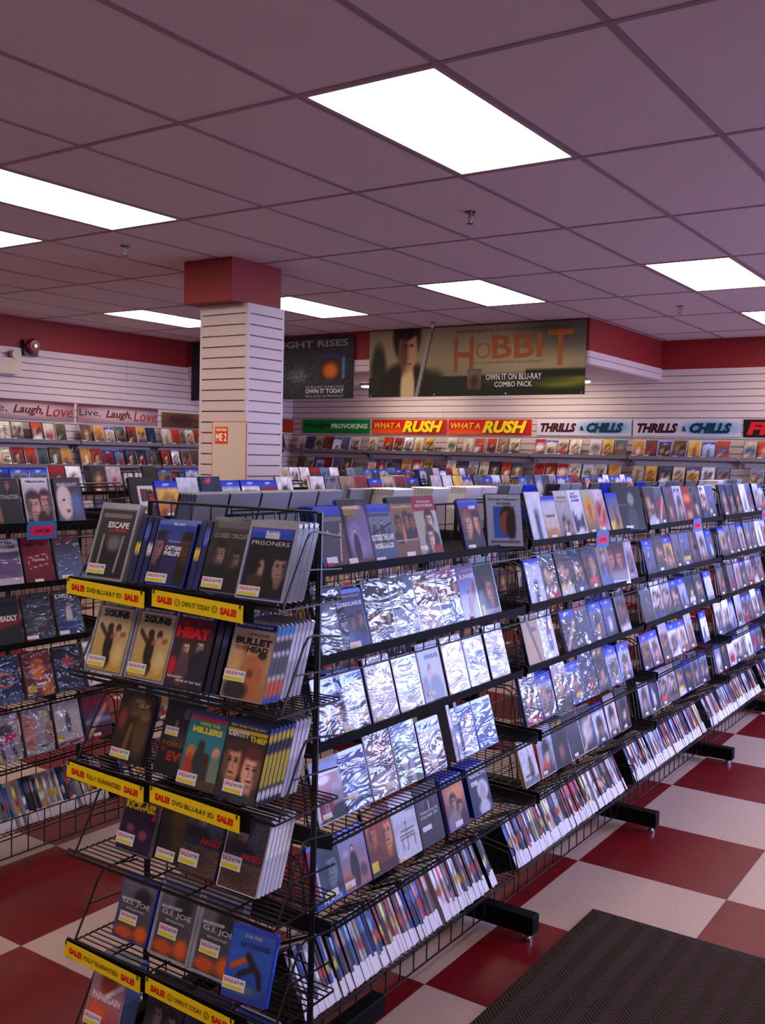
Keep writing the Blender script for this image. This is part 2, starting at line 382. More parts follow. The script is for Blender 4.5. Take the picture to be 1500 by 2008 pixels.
# ------------------------------------------------------------------ the room
def build_room():
    # floor: sub floor + tiles
    fl=MB().box(XL,XR,YF,YB,-.05,-.003).build('floor',M['sub'],kind='structure')
    tm={}
    for k in ('redt','whitet'): tm[k]=MB().bbox(0,T-.0012,0,T-.0012,-.004,0,.0003).mesh('floor_tile',M[k])
    tiles=[]
    for i in range(-13,8):
        for j in range(-8,15):
            x,y=-1.588+i*T,2.643+j*T
            x0,x1,y0,y1=max(x,XL),min(x+T,XR),max(y,YF),min(y+T,YB)
            if x1-x0<.02 or y1-y0<.02: continue
            p=project((x+T/2,y+T/2,0)); see=p is not None and -300<p[0]<1800 and p[1]<2400
            tiles.append((0 if see else 1,math.hypot(x,y),i,j,x0,x1,y0,y1))
    tiles.sort()
    for n,(s,d,i,j,x0,x1,y0,y1) in enumerate(tiles):
        k='redt' if (i+j)%2==0 else 'whitet'
        if n<290:
            if x1-x0>T-.01 and y1-y0>T-.01: link('floor_tile',tm[k],fl,(x0,y0,0))
            else: MB().box(x0,x1-.0012,y0,y1-.0012,-.004,0).build('floor_tile',M[k],fl)
        else: tiles[n]=tiles[n]+(k,)
    for k in ('redt','whitet'):
        mb=MB()
        for t in tiles[290:]:
            if t[-1]==k: mb.box(t[4],t[5]-.0012,t[6],t[7]-.0012,-.004,0)
        if mb.v: mb.build('floor_tiles',M[k],fl,kind='stuff')
    # ceiling
    ce=MB().box(XL,XR,YF,YB,CEIL+.012,CEIL+.08).build('ceiling',M['groove'],kind='structure')
    cx0,cy0=-2.4267,2.9355; W2,L2=T,2*T
    lights={(0,0),(-4,0),(-6,0),(-3,3),(-9,3),(-6,3),(0,3),(0,5),(4,0),(4,3),(0,-3),(4,-3),(-4,-3),(-9,0)}
    tile=MB().bbox(.012,T-.012,.012,L2-.012,0,.012,.003).mesh('ceiling_tile',M['ceil'])
    fr=MB(); 
    for a in ((.012,.03,.012,L2-.012),(T-.03,T-.012,.012,L2-.012),(.03,T-.03,.012,.03),(.03,T-.03,L2-.03,L2-.012)): fr.box(a[0],a[1],a[2],a[3],-.002,.012)
    frm=fr.mesh('light_frame',M['frame']); dif=MB().box(.03,T-.03,.03,L2-.03,.0,.008).mesh('diffuser',M['panel'])
    place={(0,0):'large ceiling light panel nearest the camera',(-4,0):'ceiling light panel at the left, over the left rack',(-6,0):'partly cropped ceiling light panel at the left edge',
      (-3,3):'ceiling light panel in front of the long green banner',(-9,3):'ceiling light panel left of the square pillar',(-6,3):'ceiling light panel just right of the square pillar',
      (4,0):'ceiling light panel over the door mat',(4,3):'ceiling light panel next to the shop windows, far end',(0,-3):'ceiling light panel straight behind the camera',(4,-3):'ceiling light panel near the windows, behind the camera',(-4,-3):'ceiling light panel behind the camera on the left rack side',
      (0,3):'ceiling light panel at the right, before the soffit corner',(0,5):'farthest ceiling light panel, cropped at the right edge',(-9,0):'ceiling light panel out over the left wall display'}
    for i in range(-11,9):
        for j in range(-4,7):
            x,y=cx0+i*T,cy0+j*L2
            x0,x1,y0,y1=max(x,XL),min(x+T,XR),max(y,YF),min(y+L2,YB)
            if x1-x0<.05 or y1-y0<.05: continue
            if (i,j) in lights:
                t=thing('ceiling_light',place[(i,j)],'ceiling light',(x,y,CEIL-.001),group='fluorescent ceiling lights')
                link('light_frame',frm,t); link('diffuser',dif,t)
            elif x1-x0>T-.01 and y1-y0>L2-.01: link('ceiling_tile',tile,ce,(x,y,CEIL))
            else: MB().bbox(x0+.012,x1-.012,y0+.012,y1-.012,CEIL,CEIL+.012,.003).build('ceiling_tile',M['ceil'],ce)
    gb=MB()
    for i in range(-11,9):
        x=cx0+i*T
        if XL<x<XR: gb.box(x-.012,x+.012,YF,YB,CEIL-.003,CEIL+.002)
    for j in range(-4,8):
        y=cy0+j*L2
        if YF<y<YB: gb.box(XL,XR,y-.012,y+.012,CEIL-.0035,CEIL+.002)
    gb.build('ceiling_grid',M['tbar'],ce)
    # walls
    def slats(parent,axis,fixed,a0,a1,z0,z1,step,sgn,phase=0):
        """horizontal slats on a plane; axis 'x' or 'y' is the running direction"""
        P=.0762; z=z1
        while z-P>z0-.001:
            a=a0
            while a<a1-.01:
                b=min(a+step,a1); 
                q=MB(); e=.0009
                if axis=='y':
                    q.box(fixed,fixed+sgn*.012,a+e,b-e,z-P+.0085,z) if sgn>0 else q.box(fixed+sgn*.012,fixed,a+e,b-e,z-P+.0085,z)
                else:
                    q.box(a+e,b-e,fixed,fixed+sgn*.012,z-P+.0085,z) if sgn>0 else q.box(a+e,b-e,fixed+sgn*.012,fixed,z-P+.0085,z)
                q.build('slat',M['slat'],parent); a=b
            z-=P
    wl=MB().box(XL-.15,XL,YF,YB+.15,0,CEIL+.08).build('wall_left',M['wallred'],kind='structure')
    MB().box(XL,XL+.004,YF,YB,.08,2.69).build('slat_backing',M['groove'],wl)
    slats(wl,'y',XL+.004,-.0-YF*-1 if False else .25,YB,.85,2.69,2.53,1)
    wb=MB().box(XL,XR,YB,YB+.15,0,CEIL+.08).build('wall_back',M['wallred'],kind='structure')
    MB().box(XL,XR,YB-.004,YB,.08,2.69).build('slat_backing',M['groove'],wb)
    slats(wb,'x',YB-.004,XL+.016,XR,.85,2.69,2.44,-1)
    wf=MB().box(XL,XR+.15,YF-.15,YF,0,CEIL+.08).build('wall_front',M['whitep'],kind='structure')
    # right wall with shop windows
    wr=MB(); wins=[(5.2,7.8),(8.05,10.65)]
    wr.box(XR,XR+.12,YF,YB+.15,0,.85).box(XR,XR+.12,YF,YB+.15,2.45,CEIL+.08)
    for a,b in ((YF,5.2),(7.8,8.05),(10.65,YB+.15)): wr.box(XR,XR+.12,a,b,.85,2.45)
    wr.build('wall_right',M['whitep'],kind='structure')
    for n,(a,b) in enumerate(wins):
        w=MB().box(XR+.03,XR+.035,a,b,.85,2.45).build(f'window_{n+1}',M['glass'],kind='structure')
        f=MB(); f.box(XR+.01,XR+.06,a,b,.85,.9).box(XR+.01,XR+.06,a,b,2.4,2.45)
        for y in (a,(a+b)/2-.025,b-.05): f.box(XR+.01,XR+.06,y,y+.05,.9,2.4)
        f.build('window_frame',M['alu'],w)
    MB().box(XR+.12,XR+14,-14,24,-.15,-.05).build('pavement',M['asphalt'],kind='structure')
    # soffit over the back display
    sx=-3.70; sy=8.82; sz=2.575
    so=MB().box(XL,sx,sy,YB-.004,sz,CEIL-.001).build('ceiling_soffit',M['wallred'],kind='structure')
    MB().box(XL,sx,sy-.002,YB-.02,sz-.004,sz).build('soffit_underside',M['ceil'],so)
    P=.0635
    for k in range(2):
        z=2.70-P*k
        MB().box(sx,sx+.012,sy-.012,YB-.016,z-P+.006,z).build('slat',M['slat'],so)
        for a,b in ((XL+.02,-6.5),(-6.5,sx)): MB().box(a,b,sy-.012,sy,z-P+.006,z).build('slat',M['slat'],so)
    for n,(a,b,lb) in enumerate(((-7.35,-6.15,'slim light fixture under the soffit, above the red signs'),(-5.5,-4.3,'slim light fixture under the soffit, above the white signs'))):
        t=thing('display_light',lb,'light fixture',((a+b)/2,10.3,sz-.004),group='lights under the soffit')
        MB().box(-.6,.6,-.07,.07,-.03,0).build('fixture_body',M['frame'],t)
        MB().box(-.58,.58,-.05,.05,-.045,-.03).build('diffuser',M['spot'],t)
    # pillar
    pi=MB(); x0,x1,y0,y1,zt=-5.16,-4.705,5.21,5.60,2.71
    pi.box(x0+.013,x1-.013,y0+.013,y1-.013,0,zt); pil=pi.build('pillar',M['groove'],kind='structure')
    pil.name='square_pillar'
    MB().box(-5.196,-4.74,5.08,5.6,zt,CEIL-.001).build('pillar_header',M['wallred'],pil,label='dark red box at the top of the pillar')
    e=.022
    tr=MB()
    for a,b in ((x0,y0),(x1-e,y0),(x0,y1-e),(x1-e,y1-e)): tr.box(a,a+e,b,b+e,0,zt)
    tr.box(x0+e,x1-e,y0,y0+.013,zt-.066,zt).box(x1-.013,x1,y0+e,y1-e,zt-.066,zt)
    tr.build('corner_trim',M['slat'],pil)
    z=zt-.0745; P=.0756
    while z>.1:
        MB().box(x0+e,x1-e,y0,y0+.013,z-P+.0095,z).build('slat',M['slat'],pil)
        MB().box(x1-.013,x1,y0+e,y1-e,z-P+.0095,z).build('slat',M['slat'],pil)
        z-=P
    # poster on the pillar
    t=thing('pillar_poster','white poster with an orange border and orange logo on the square pillar','poster',(-4.86,y0-.003,1.66))
    q=MB().box(-.165,.165,-.002,.002,-.23,.23,lin((215,85,35))); q.box(-.159,.159,-.003,-.002,-.224,.224,lin((205,190,172)))
    q.box(-.135,-.01,-.0035,-.003,.07,.19,lin((220,70,20))); q.build('sheet',M['print'],t)
    q=MB(); put_text(q,'DESPICABLE',-.125,.16,.105,.02,(255,230,200),-.005); put_text(q,'ME 2',-.125,.09,.105,.055,(255,235,210),-.005); q.build('lettering',M['print'],t)

def wall_bits():
    t=thing('fire_alarm_bell','round red fire alarm bell high on the left wall','alarm bell',(XL+.016,6.53,2.715))
    MB().box(0,.05,-.09,.075,-.1,.06,(.02,.02,.02)).build('back_box',M['black'],t)
    b=MB().cyl((.05,0,0),.082,.02,'x',24).cyl((.07,0,0),.082,.03,'x',24,r2=.06); b.build('gong',M['bell'],t)
    MB().cyl((.10,0,0),.02,.012,'x',12).build('centre_bolt',M['chrome'],t)
    t=thing('emergency_light','ivory emergency light with two lamp heads below the alarm bell','emergency light',(XL+.016,6.2,2.41))
    MB().bbox(-.18,.18,-.08,0,0,.16,.01).xform(Matrix.Rotation(math.radians(90),4,'Z')).build('housing',M['ivory'],t)
    for s in (-1,1):
        MB().cyl((.03,s*.12,.20),.045,.06,'x',16,r2=.055).build('lamp_head',M['ivory'],t)
    for n,(x,y,lb) in enumerate(((-2.72,4.78,'bronze sprinkler head in the ceiling beyond the nearest light'),(-5.15,4.5,'sprinkler head in the ceiling left of the pillar'),
          (-2.755,8.48,'far sprinkler head at the right, beyond the soffit corner light'),(-5.23,8.5,'far sprinkler head just in front of the green banner'))):
        t=thing('sprinkler_head',lb,'sprinkler',(x,y,CEIL),group='ceiling sprinklers')
        MB().cyl((0,0,-.006),.03,.006,'z',16).build('escutcheon',M['brass'],t)
        f=MB().cyl((0,0,-.03),.011,.026,'z',10); f.bar((-.014,0,-.03),(-.004,0,-.06),.003).bar((.014,0,-.03),(.004,0,-.06),.003).bar((0,0,-.02),(.03,0,-.022),.006)
        f.build('frame_arms',M['chrome'],t)
        MB().cyl((0,0,-.066),.018,.003,'z',12).build('deflector',M['brass'],t)

def sign_flat(name,label,loc,rz,w,h,img,texts,group='genre signs above the wall displays',cat='sign'):
    t=thing(name,label,cat,loc,(0,0,rz),group=group)
    MB().box(-w/2,w/2,0,.004,0,h,(.3,.3,.3)).build('board',M['print'],t)
    q=MB().grid((-w/2,-.001,h),(w,0,0),(0,0,-h),img); q.build('printed_face',M['print'],t)
    for n,(s,x,z,tw,th,col,bold,sh) in enumerate(texts):
        l=MB(); put_text(l,s,-w/2+x*w,z*h,tw*w,th*h,col,y=-.003-.002*n,bold=bold,shear=sh); l.build('lettering',M['print'],t)
    return t
def signs():
    z0=1.958; H=.187; y=YB-.03
    def sx(a,b): return (a+b)/2,b-a
    q=Pt(24,8,(0,130,50),(0,120,45)); x,w=sx(-8.72,-7.585)
    sign_flat('genre_sign','green sign reading thought PROVOKING at the back corner',(x,y,z0),0,w,H,q.out(),[('thought',.02,.3,.4,.5,(10,40,15),.01,0),('PROVOKING',.43,.34,.54,.36,(225,240,215),.04,.2)])
    for (a,b),lb in (((-7.55,-6.405),'red WHAT A RUSH sign next to the green sign'),((-6.38,-5.235),'red WHAT A RUSH sign next to the white signs')):
        q=Pt(40,8,(205,25,14),(190,22,12)); q.e(.2,.85,.3,.2,(235,90,20),.8); x,w=sx(a,b)
        sh=[('RUSH',.435,.07,.53,.8,(120,50,10),.06,.3),('RUSH',.42,.12,.53,.8,(245,215,30),.05,.3)]
        sign_flat('genre_sign',lb,(x,y,z0),0,w,H,q.out(),[('WHAT A',.03,.4,.36,.38,(240,195,50),.02,.25)]+sh)
    for (a,b),lb in (((-5.165,-4.005),'white THRILLS & CHILLS sign beside the red signs'),((-3.985,-2.81),'white THRILLS & CHILLS sign nearer the right edge')):
        q=Pt(60,10,(205,195,205),(195,185,195)); q.e(.73,.5,.24,.38,(90,150,190),.9); x,w=sx(a,b)
        sign_flat('genre_sign',lb,(x,y,z0),0,w,H,q.out(),[('THRILLS',.04,.2,.39,.58,(60,14,22),.06,.3),('&',.47,.3,.04,.3,(20,20,30),.03,0),('CHILLS',.54,.2,.38,.6,(12,40,62),.06,.3)])
    q=Pt(20,8,(16,8,10)); sign_flat('genre_sign','black sign with red dripping letters at the far right',(-2.2,y,z0),0,1.17,H,q.out(),[('FRIGHTS',.03,.12,.9,.75,(200,20,30),.05,.2)])
    X=XL+.03
    for a,b,lb in ((5.95,7.095,'maroon Live, Laugh, Love sign cropped by the left edge'),(7.14,8.31,'maroon Live, Laugh, Love sign, the fully visible one')):
        q=Pt(50,10,(150,110,115)); q.r(0,0,1,.12,(96,52,54)); q.e(.5,.5,.42,.36,(196,166,166),.7); y_,w=sx(a,b)
        sign_flat('genre_sign',lb,(X,y_,z0),math.radians(90),w,.2,q.out(),[('Live,',.02,.32,.25,.44,(50,36,30),.0,0),('Laugh,',.33,.2,.32,.56,(100,22,22),.02,.3),('Love',.68,.22,.3,.6,(165,40,45),.0,.2)])
    q=Pt(30,8,(120,80,30),(90,60,30)); q.e(.3,.5,.2,.4,(70,40,40),.8); q.e(.8,.4,.3,.4,(150,110,40),.8)
    sign_flat('genre_sign','brown and gold sign half hidden by the square pillar',(X,8.95,z0-.01),math.radians(90),1.15,.18,q.out(),[('Storytelling',.08,.25,.8,.5,(60,36,30),.02,.3)])
    q=Pt(4,4,(150,45,20)); sign_flat('genre_sign','small orange sign in the back corner, right of the pillar',(X,10.3,z0),math.radians(90),1.1,H,q.out(),[])
    # banners
    W,H=150,44
    q=Pt(W,H,(146,132,104),(104,94,60))
    q.e(.75,.45,.35,.3,(164,148,112),1.); q.e(.1,.3,.3,.3,(150,130,104),1.); q.e(.95,.1,.2,.3,(84,78,66),1.)
    q.r(0,.72,1,1,(28,30,18)); q.e(.9,.8,.14,.1,(110,112,20),.7); q.e(.7,.78,.2,.08,(44,52,20),.8)
    for k in range(14): q.e(.76+.018*k,.70,.012,.06,(24,28,14),.5)
    q.e(.05,.62,.04,.4,(36,40,24),.5); q.e(.32,.83,.06,.2,(30,30,20),.8)
    q.e(.19,1.0,.15,.52,(34,26,22),.2); q.e(.2,.9,.035,.42,(205,176,128),.3)
    q.e(.192,.08,.07,.42,(34,24,18),.25); q.e(.20,.30,.046,.34,(182,132,98),.25); q.e(.177,.32,.022,.3,(92,60,42),.8)
    q.e(.187,.24,.010,.018,(24,18,16)); q.e(.216,.24,.010,.018,(24,18,16)); q.e(.205,.52,.016,.014,(120,60,50)); q.e(.19,.02,.05,.14,(26,18,14),.3)
    q.l(.31,0,.245,1,.008,(150,146,140)); q.l(.322,0,.257,1,.003,(60,50,44))
    t=thing('movie_banner','long banner of a dark-haired man beside misty green hills','banner',(-4.955,8.79,2.292),group='promotional banners')
    w,h=2.47,.70
    MB().box(-w/2,w/2,0,.004,0,h,(.05,.05,.04)).build('vinyl_sheet',M['print'],t)
    MB().grid((-w/2,-.001,h),(w,0,0),(0,0,-h),q.out()).build('printed_face',M['print'],t)
    for s,x,z,tw,th,c,b in (('FROM THE DIRECTOR OF THE LORD OF THE RINGS TRILOGY',.43,.90,.5,.04,(60,48,36),.0),
        ('H',.425,.34,.09,.5,(150,84,40),.01),('O',.525,.52,.07,.24,(170,100,50),.0),('BBI',.60,.52,.22,.33,(165,92,44),.02),('T',.84,.40,.11,.48,(160,88,40),.01),
        ('AN UNEXPECTED JOURNEY',.5,.44,.33,.04,(116,88,50),.0),('OWN IT ON BLU-RAY',.575,.22,.245,.085,(225,225,225),.01),('COMBO PACK',.615,.12,.165,.075,(225,225,225),.01)):
        l=MB(); put_text(l,s,-w/2+x*w,z*h,tw*w,th*h,c,-.004,b); l.build('lettering',M['print'],t)
    pk=Pt(6,9,(120,100,84),(90,60,50)); pk.r(0,0,1,.1,(60,80,120)); pk.e(.5,.6,.3,.3,(60,40,34))
    MB().grid((-w/2+.49*w,-.005,.38*h),(.065*w,0,0),(0,0,-.29*h),pk.out()).build('printed_box_picture',M['print'],t)
    g=MB()
    for x in (-w/2+.03,-w/6,w/6,w/2-.03): g.cyl((x,-.004,.02),.01,.004,'y',12)
    g.build('grommets',M['chrome'],t)
    q=Pt(90,40,(40,40,48),(30,30,36)); q.e(.62,.62,.3,.3,(50,52,58),1.); q.e(.5,.8,.06,.05,(120,120,126),.8); q.e(.68,.62,.05,.1,(90,90,96),.8); q.n(.3,3)
    q.r(.82,.33,.93,.7,(60,26,16)); q.e(.87,.55,.04,.12,(210,100,30),.7); q.r(.82,.3,.93,.34,(20,40,110)); q.l(.945,.35,.945,.68,.006,(90,130,170))
    t=thing('movie_banner','black banner with grey lettering beside the square pillar','banner',(-7.62,8.79,2.285),group='promotional banners')
    w,h=2.45,.69
    MB().box(-w/2,w/2,0,.004,0,h,(.02,.02,.025)).build('vinyl_sheet',M['print'],t)
    MB().grid((-w/2,-.001,h),(w,0,0),(0,0,-h),q.out()).build('printed_face',M['print'],t)
    for s,x,z,tw,th,c,b in (('THE DARK KNIGHT RISES',.08,.83,.89,.11,(130,128,134),.03),('ON BLU-RAY COMBO PACK',.73,.17,.22,.04,(170,170,175),.0),('OWN IT TODAY',.73,.09,.22,.07,(210,210,215),.02),('INCLUDES ULTRAVIOLET',.73,.025,.22,.04,(160,160,165),.0)):
        l=MB(); put_text(l,s,-w/2+x*w,z*h,tw*w,th*h,c,-.004,b); l.build('lettering',M['print'],t)

def doormat():
    x0,x1,y0,y1=-1.36,1.2,.9,3.46
    t=thing('door_mat','dark brown herringbone floor mat at the lower right','mat',(0,0,0))
    MB().bbox(x0,x1,y0,y1,.0005,.008,.003).build('mat_base',M['mat'],t)
    mb=MB(); cw=.042; p=.0165; k=0; x=x0+.006
    while x<x1-.02:
        s=1 if k%2 else -1; y=y0+.02
        while y<y1-.047:
            xa,xb=x,min(x+cw,x1-.02); ya=y+(0 if s>0 else .04); yb=y+(.04 if s>0 else 0)
            hw=.005
            vs=[(xa,ya-hw,.008),(xb,yb-hw,.008),(xb,yb+hw,.008),(xa,ya+hw,.008),(xa,ya-hw*.4,.0115),(xb,yb-hw*.4,.0115),(xb,yb+hw*.4,.0115),(xa,ya+hw*.4,.0115)]
            mb.add(vs,[(4,5,6,7),(0,1,5,4),(2,3,7,6),(1,2,6,5),(3,0,4,7)]); y+=p
        x+=cw; k+=1
    mb.build('herringbone_ribs',M['rib'],t,kind='stuff')
    
# ------------------------------------------------------------------ wire gondolas
ROWZ=[1.365,1.128,.895,.665,.432]          # deck heights of the face-out rows
ROWN=['top','second','third','fourth','fifth']
SECL,SECP=1.235,1.27
def deck_mesh(L,d0,d1,pitch=.0254,z=0,ax='y'):
    """deck wires between depth d0 (front) and d1 (back) for a shelf running along +y from 0 to L, front at x=d0"""
    mb=MB(); n=int(L/pitch)
    for i in range(n+1):
        y=i*L/n; mb.bar((d0,y,z),(d1,y,z),.0017)
    for k in range(4): mb.bar((d0+(d1-d0)*k/3,0,z-.003),(d0+(d1-d0)*k/3,L,z-.003),.0025)
    return mb
def shelf_parts(ext,right=True):
    """meshes of a face-out shelf in local coordinates: x=0 is the case line, +x towards the aisle, length along y"""
    P={}
    P['deck']=deck_mesh(SECL,ext,-.29).mesh('wire_deck',M['wire'])
    P['lip']=MB().box(ext,ext+.004,0,SECL,-.010,.014) if ext<.05 else MB().bar((ext,0,.008),(ext,SECL,.008),.0035,n=6).bar((ext,0,-.006),(ext,SECL,-.006),.003)
    P['lip']=P['lip'].mesh('front_lip',M['lip'])
    r=MB(); zl=-.044
    r.bar((ext,0,zl),(ext,SECL,zl),.003)
    for i in range(17): r.bar((ext,i*SECL/16,-.018),(ext,i*SECL/16,zl),.0024)
    P['rail']=r.mesh('front_rail',M['wire'])
    g=MB().path([(-.29,0,.15),(-.06,0,.165),(-.035,0,.155),(-.025,0,.14),(0.0,0,0.0)],.003)
    P['guard']=g.mesh('end_guard',M['wire'])
    P['bracket']=MB().add([(-.295,-.002,.03),(-.295,-.002,-.06),(ext,-.002,-.02),(ext,-.002,.02),(-.295,.002,.03),(-.295,.002,-.06),(ext,.002,-.02),(ext,.002,.02)],
        [(0,1,2,3),(7,6,5,4),(0,4,5,1),(1,5,6,2),(2,6,7,3),(3,7,4,0)]).mesh('side_bracket',M['wire'])
    return P
def gridwall(L,H,z0=.05,pitch=.0762):
    mb=MB(); n=round(L/pitch)
    for i in range(n+1): mb.bar((0,i*L/n,z0),(0,i*L/n,H),.0022)
    m=round((H-z0)/pitch)
    for k in range(m+1): z=z0+(H-z0)*k/m; mb.bar((.004,0,z),(.004,L,z),.0022)
    for y in (0,L): mb.bar((0,y,z0),(0,y,H),.005)
    mb.bar((0,0,H),(0,L,H),.005); return mb
SP={0.0:shelf_parts(0.012),.08:shelf_parts(.08)}
BIN={}
def bin_mesh(drop):
    P={}
    P['deck']=deck_mesh(SECL,.0,-.24,.0254).mesh('wire_deck',M['wire'])
    s=MB(); zt=.03; zb=-drop
    k=0; z=zt
    rows=[.012,-.06] if drop<.1 else [.06,-.015,-.09]
    for z in rows: s.bar((.006,0,z),(.006,SECL,z),.003)
    for i in range(17): s.bar((.006,i*SECL/16,rows[0]),(.006,i*SECL/16,rows[-1]),.0025)
    P['skirt']=s.mesh('front_grid',M['wire'])
    P['back']=MB().bar((-.24,0,.10),(-.24,SECL,.10),.003).bar((-.1,0,.26),(-.1,SECL,.26),.0025).mesh('back_rail',M['wire'])
    P['guard']=MB().path([(0.006,0,.0),(-.02,0,.09),(-.24,0,.12),(-.29,0,.12)],.003).mesh('end_guard',M['wire'])
    return P
def gondola(xlip,y0,nsec,nm,where,feet=True,left_top=False,binz=.125,drop=.06,rows=range(5),footy0=None,leftall=False):
    xs=xlip-.305; L=nsec*SECP
    t=thing('display_rack',where,'display rack',(xs,y0,0),group='black wire display racks')
    for k in range(nsec):
        gridwall(SECP-.01,1.50).build('gridwall_panel',M['wire'],t,(0,k*SECP,0))
    for k in range(nsec+1):
        y=(footy0 if footy0 is not None else 0)+k*1.263
        if y>L: continue
        f=MB().bbox(-.48,.48,-.025,.025,.03,.095,.004); fo=f.build('foot_beam',M['lip'],t,(0,y,0))
        for s in (-1,1):
            MB().cyl((s*.45,0,.012),.012,.02,'z',10).cyl((s*.45,0,0.0),.018,.012,'z',12).build('leveller',M['chrome'],fo)
        up=MB().box(-.012,.012,-.012,.012,.09,1.45); up.build('upright_post',M['wire'],t,(0,y,0))
    for k in range(nsec):
        sec=nth(k+1)
        for r in rows:
            ext=.08 if r>=3 else 0.0; P=SP[ext]
            s=thing('wire_shelf',f'black wire shelf, {ROWN[r]} row, {sec} section of the {nm} from the camera','shelf',(xlip,y0+k*SECP,ROWZ[r]),group=f'shelves of the {nm}')
            link('front_lip',P['lip'],s); link('wire_deck',P['deck'],s,kind='stuff'); 
            if r<2: link('front_rail',P['rail'],s)
            link('end_guard',P['guard'],s,(0,.004,0)); link('end_guard',P['guard'],s,(0,SECL-.004,0))
            link('side_bracket',P['bracket'],s,(0,.002,0)); link('side_bracket',P['bracket'],s,(0,SECL-.002,0))
        P=bin_mesh(drop)
        s=thing('wire_tray',f'black wire bottom tray, {sec} section of the {nm} from the camera','tray',(xlip,y0+k*SECP,binz),group=f'trays of the {nm}')
        link('wire_deck',P['deck'],s,kind='stuff'); link('front_grid',P['skirt'],s); link('back_rail',P['back'],s)
        for y in (.004,SECL-.004): link('end_guard',P['guard'],s,(0,y,0))
        for r in ((0,) if not leftall else rows):   # other side of the rack
            if not left_top: continue
            P=SP[0.0]
            s=thing('wire_shelf',f'black wire shelf on the far side of the {nm}, {sec} section','shelf',(xlip-.61,y0+k*SECP+SECL,ROWZ[r]),(0,0,math.pi),group=f'far side shelves of the {nm}')
            link('front_lip',P['lip'],s); link('wire_deck',P['deck'],s,kind='stuff')
            link('side_bracket',P['bracket'],s,(0,.002,0))
    return t
RZ90=math.radians(90)
SPC=[(200,196,205),(28,26,34),(28,28,36),(60,40,44),(30,30,60),(150,28,36),(40,60,120),(225,220,230),(80,70,80),(110,40,40),(30,40,50),(180,170,175),(60,90,150),(190,60,60),(120,110,120),(205,170,60),(45,35,40),(150,140,150),(24,60,140),(90,60,50)]
def fill_row(xl,y0,k,r,nm,counter,heroes=None,tilt=16,skip=(),sleeve=False,vis=1.0,rz=RZ90,dens=1.0,seedbase=0,warm=0):
    """face-out cases along one section of one row"""
    yA=y0+k*SECP+.05; yE=y0+k*SECP+SECL-.03
    rg=random.Random(seedbase*1000+k*37+r*11+5); y=yA+(rg.uniform(0,.03) if not heroes else 0); i=0
    while y+.135<yE:
        i+=1; counter[0]+=1; n=counter[0]
        if heroes and (k,i) in heroes:
            h=heroes[(k,i)]
            if h is None: y+=.14; counter[0]-=1; continue
            h=dict(h); y=max(y,h.pop('at',0)); kind=h.pop('kind','dvd'); step=h.pop('step',.143); stack=h.pop('stack',1); dx=h.pop('dx',0); lab=h.pop('lab','{c}'); yaw=h.pop('yaw',0)
            z=ROWZ[r]+.006
            for q in range(stack):
                hh=dict(h) if q==0 else {kk:v for kk,v in h.items() if kk in('paint','body','pr','side')}
                lb=(f'{lab} disc case, {ROWN[r]} row, {nm}' if '{c}' not in lab else f'{lab} disc case, {ROWN[r]} row of {nm}, {nth(n)} from near end') if q==0 else f'{nth(q)} copy behind the {nth(n)} disc case, {ROWN[r]} row of {nm}'
                case(kind,(xl-q*.0155+dx,y+.0675-q*.004,z),rz+yaw,tilt,label=lb,group=f'cases on the {ROWN[r]} row of the {nm}',hero=q==0,vis=1 if q==0 else .35,seed=rg.randint(0,99999),**hh)
            y+=step; continue
        if rg.random()<.06*dens and not (heroes and k==0): y+=rg.uniform(.03,.12); counter[0]-=1; continue
        blu=rg.random()<.42; body='bluep' if blu else rg.choice(['black','black','clear','whitep','greyp'])
        pr='sleeve' if sleeve and rg.random()<.85 else 'gloss'
        sd=rg.randint(0,99999); st=None
        if rg.random()<.7: st=(.08+rg.random()*.3,.05,.28,.07,rg.choice(['yellow','red','plain']))
        side=rg.choice(SPC)
        case('blu' if blu else 'dvd',(xl,y+.0675,ROWZ[r]+.006),rz+rg.uniform(-.04,.04),tilt+rg.uniform(-2,2),body,pr,side=side,seed=sd,sticker=st,vis=vis,warm=warm,
             label=f'{{c}} disc case, {ROWN[r]} row of {nm}, {nth(n)} from near end',group=f'cases on the {ROWN[r]} row of the {nm}')
        if rg.random()<.3:
            for q in range(1,rg.randint(2,4)):
                case('blu' if blu else 'dvd',(xl-q*.0155,y+.0675,ROWZ[r]+.006),rz,tilt,body,pr,side=side,seed=sd,vis=.2*vis,
                  label=f'{nth(q)} copy behind the {nth(n)} disc case, {ROWN[r]} row of {nm}',group=f'cases on the {ROWN[r]} row of the {nm}')
        y+=.136+abs(rg.gauss(0,.006))
def fill_bin(xl,y0,k,binz,nm,counter,ya=.03,ye=1.2,seed=0,stop=None):
    rg=random.Random(seed*77+k); y=y0+k*SECP+ya; yE=y0+k*SECP+ye; lean=0
    while y<yE:
        counter[0]+=1; n=counter[0]; c=rg.choice(SPC); blu=rg.random()<.15
        th=.0145 if not blu else .0125
        if rg.random()<.03: y+=.02
        case('blu' if blu else 'dvd',(xl-.012-rg.uniform(0,.006),y+th/2,binz+.006),RZ90+rg.uniform(-.02,.02),27+rg.uniform(-1.5,1.5),'black' if sum(c)<300 else 'whitep','print',side=c,seed=rg.randint(0,99999),spine=True,
            dims=(th,.19 if not blu else .171,.135),sticker=(-.02,.0,1.04,rg.uniform(.22,.3),'plain'),
            label=f'{{c}}-spined disc case, bottom tray of {nm}, {nth(n)} from near end',group=f'spine-out cases in the bottom tray of the {nm}')
        y+=th+.0012
    return y

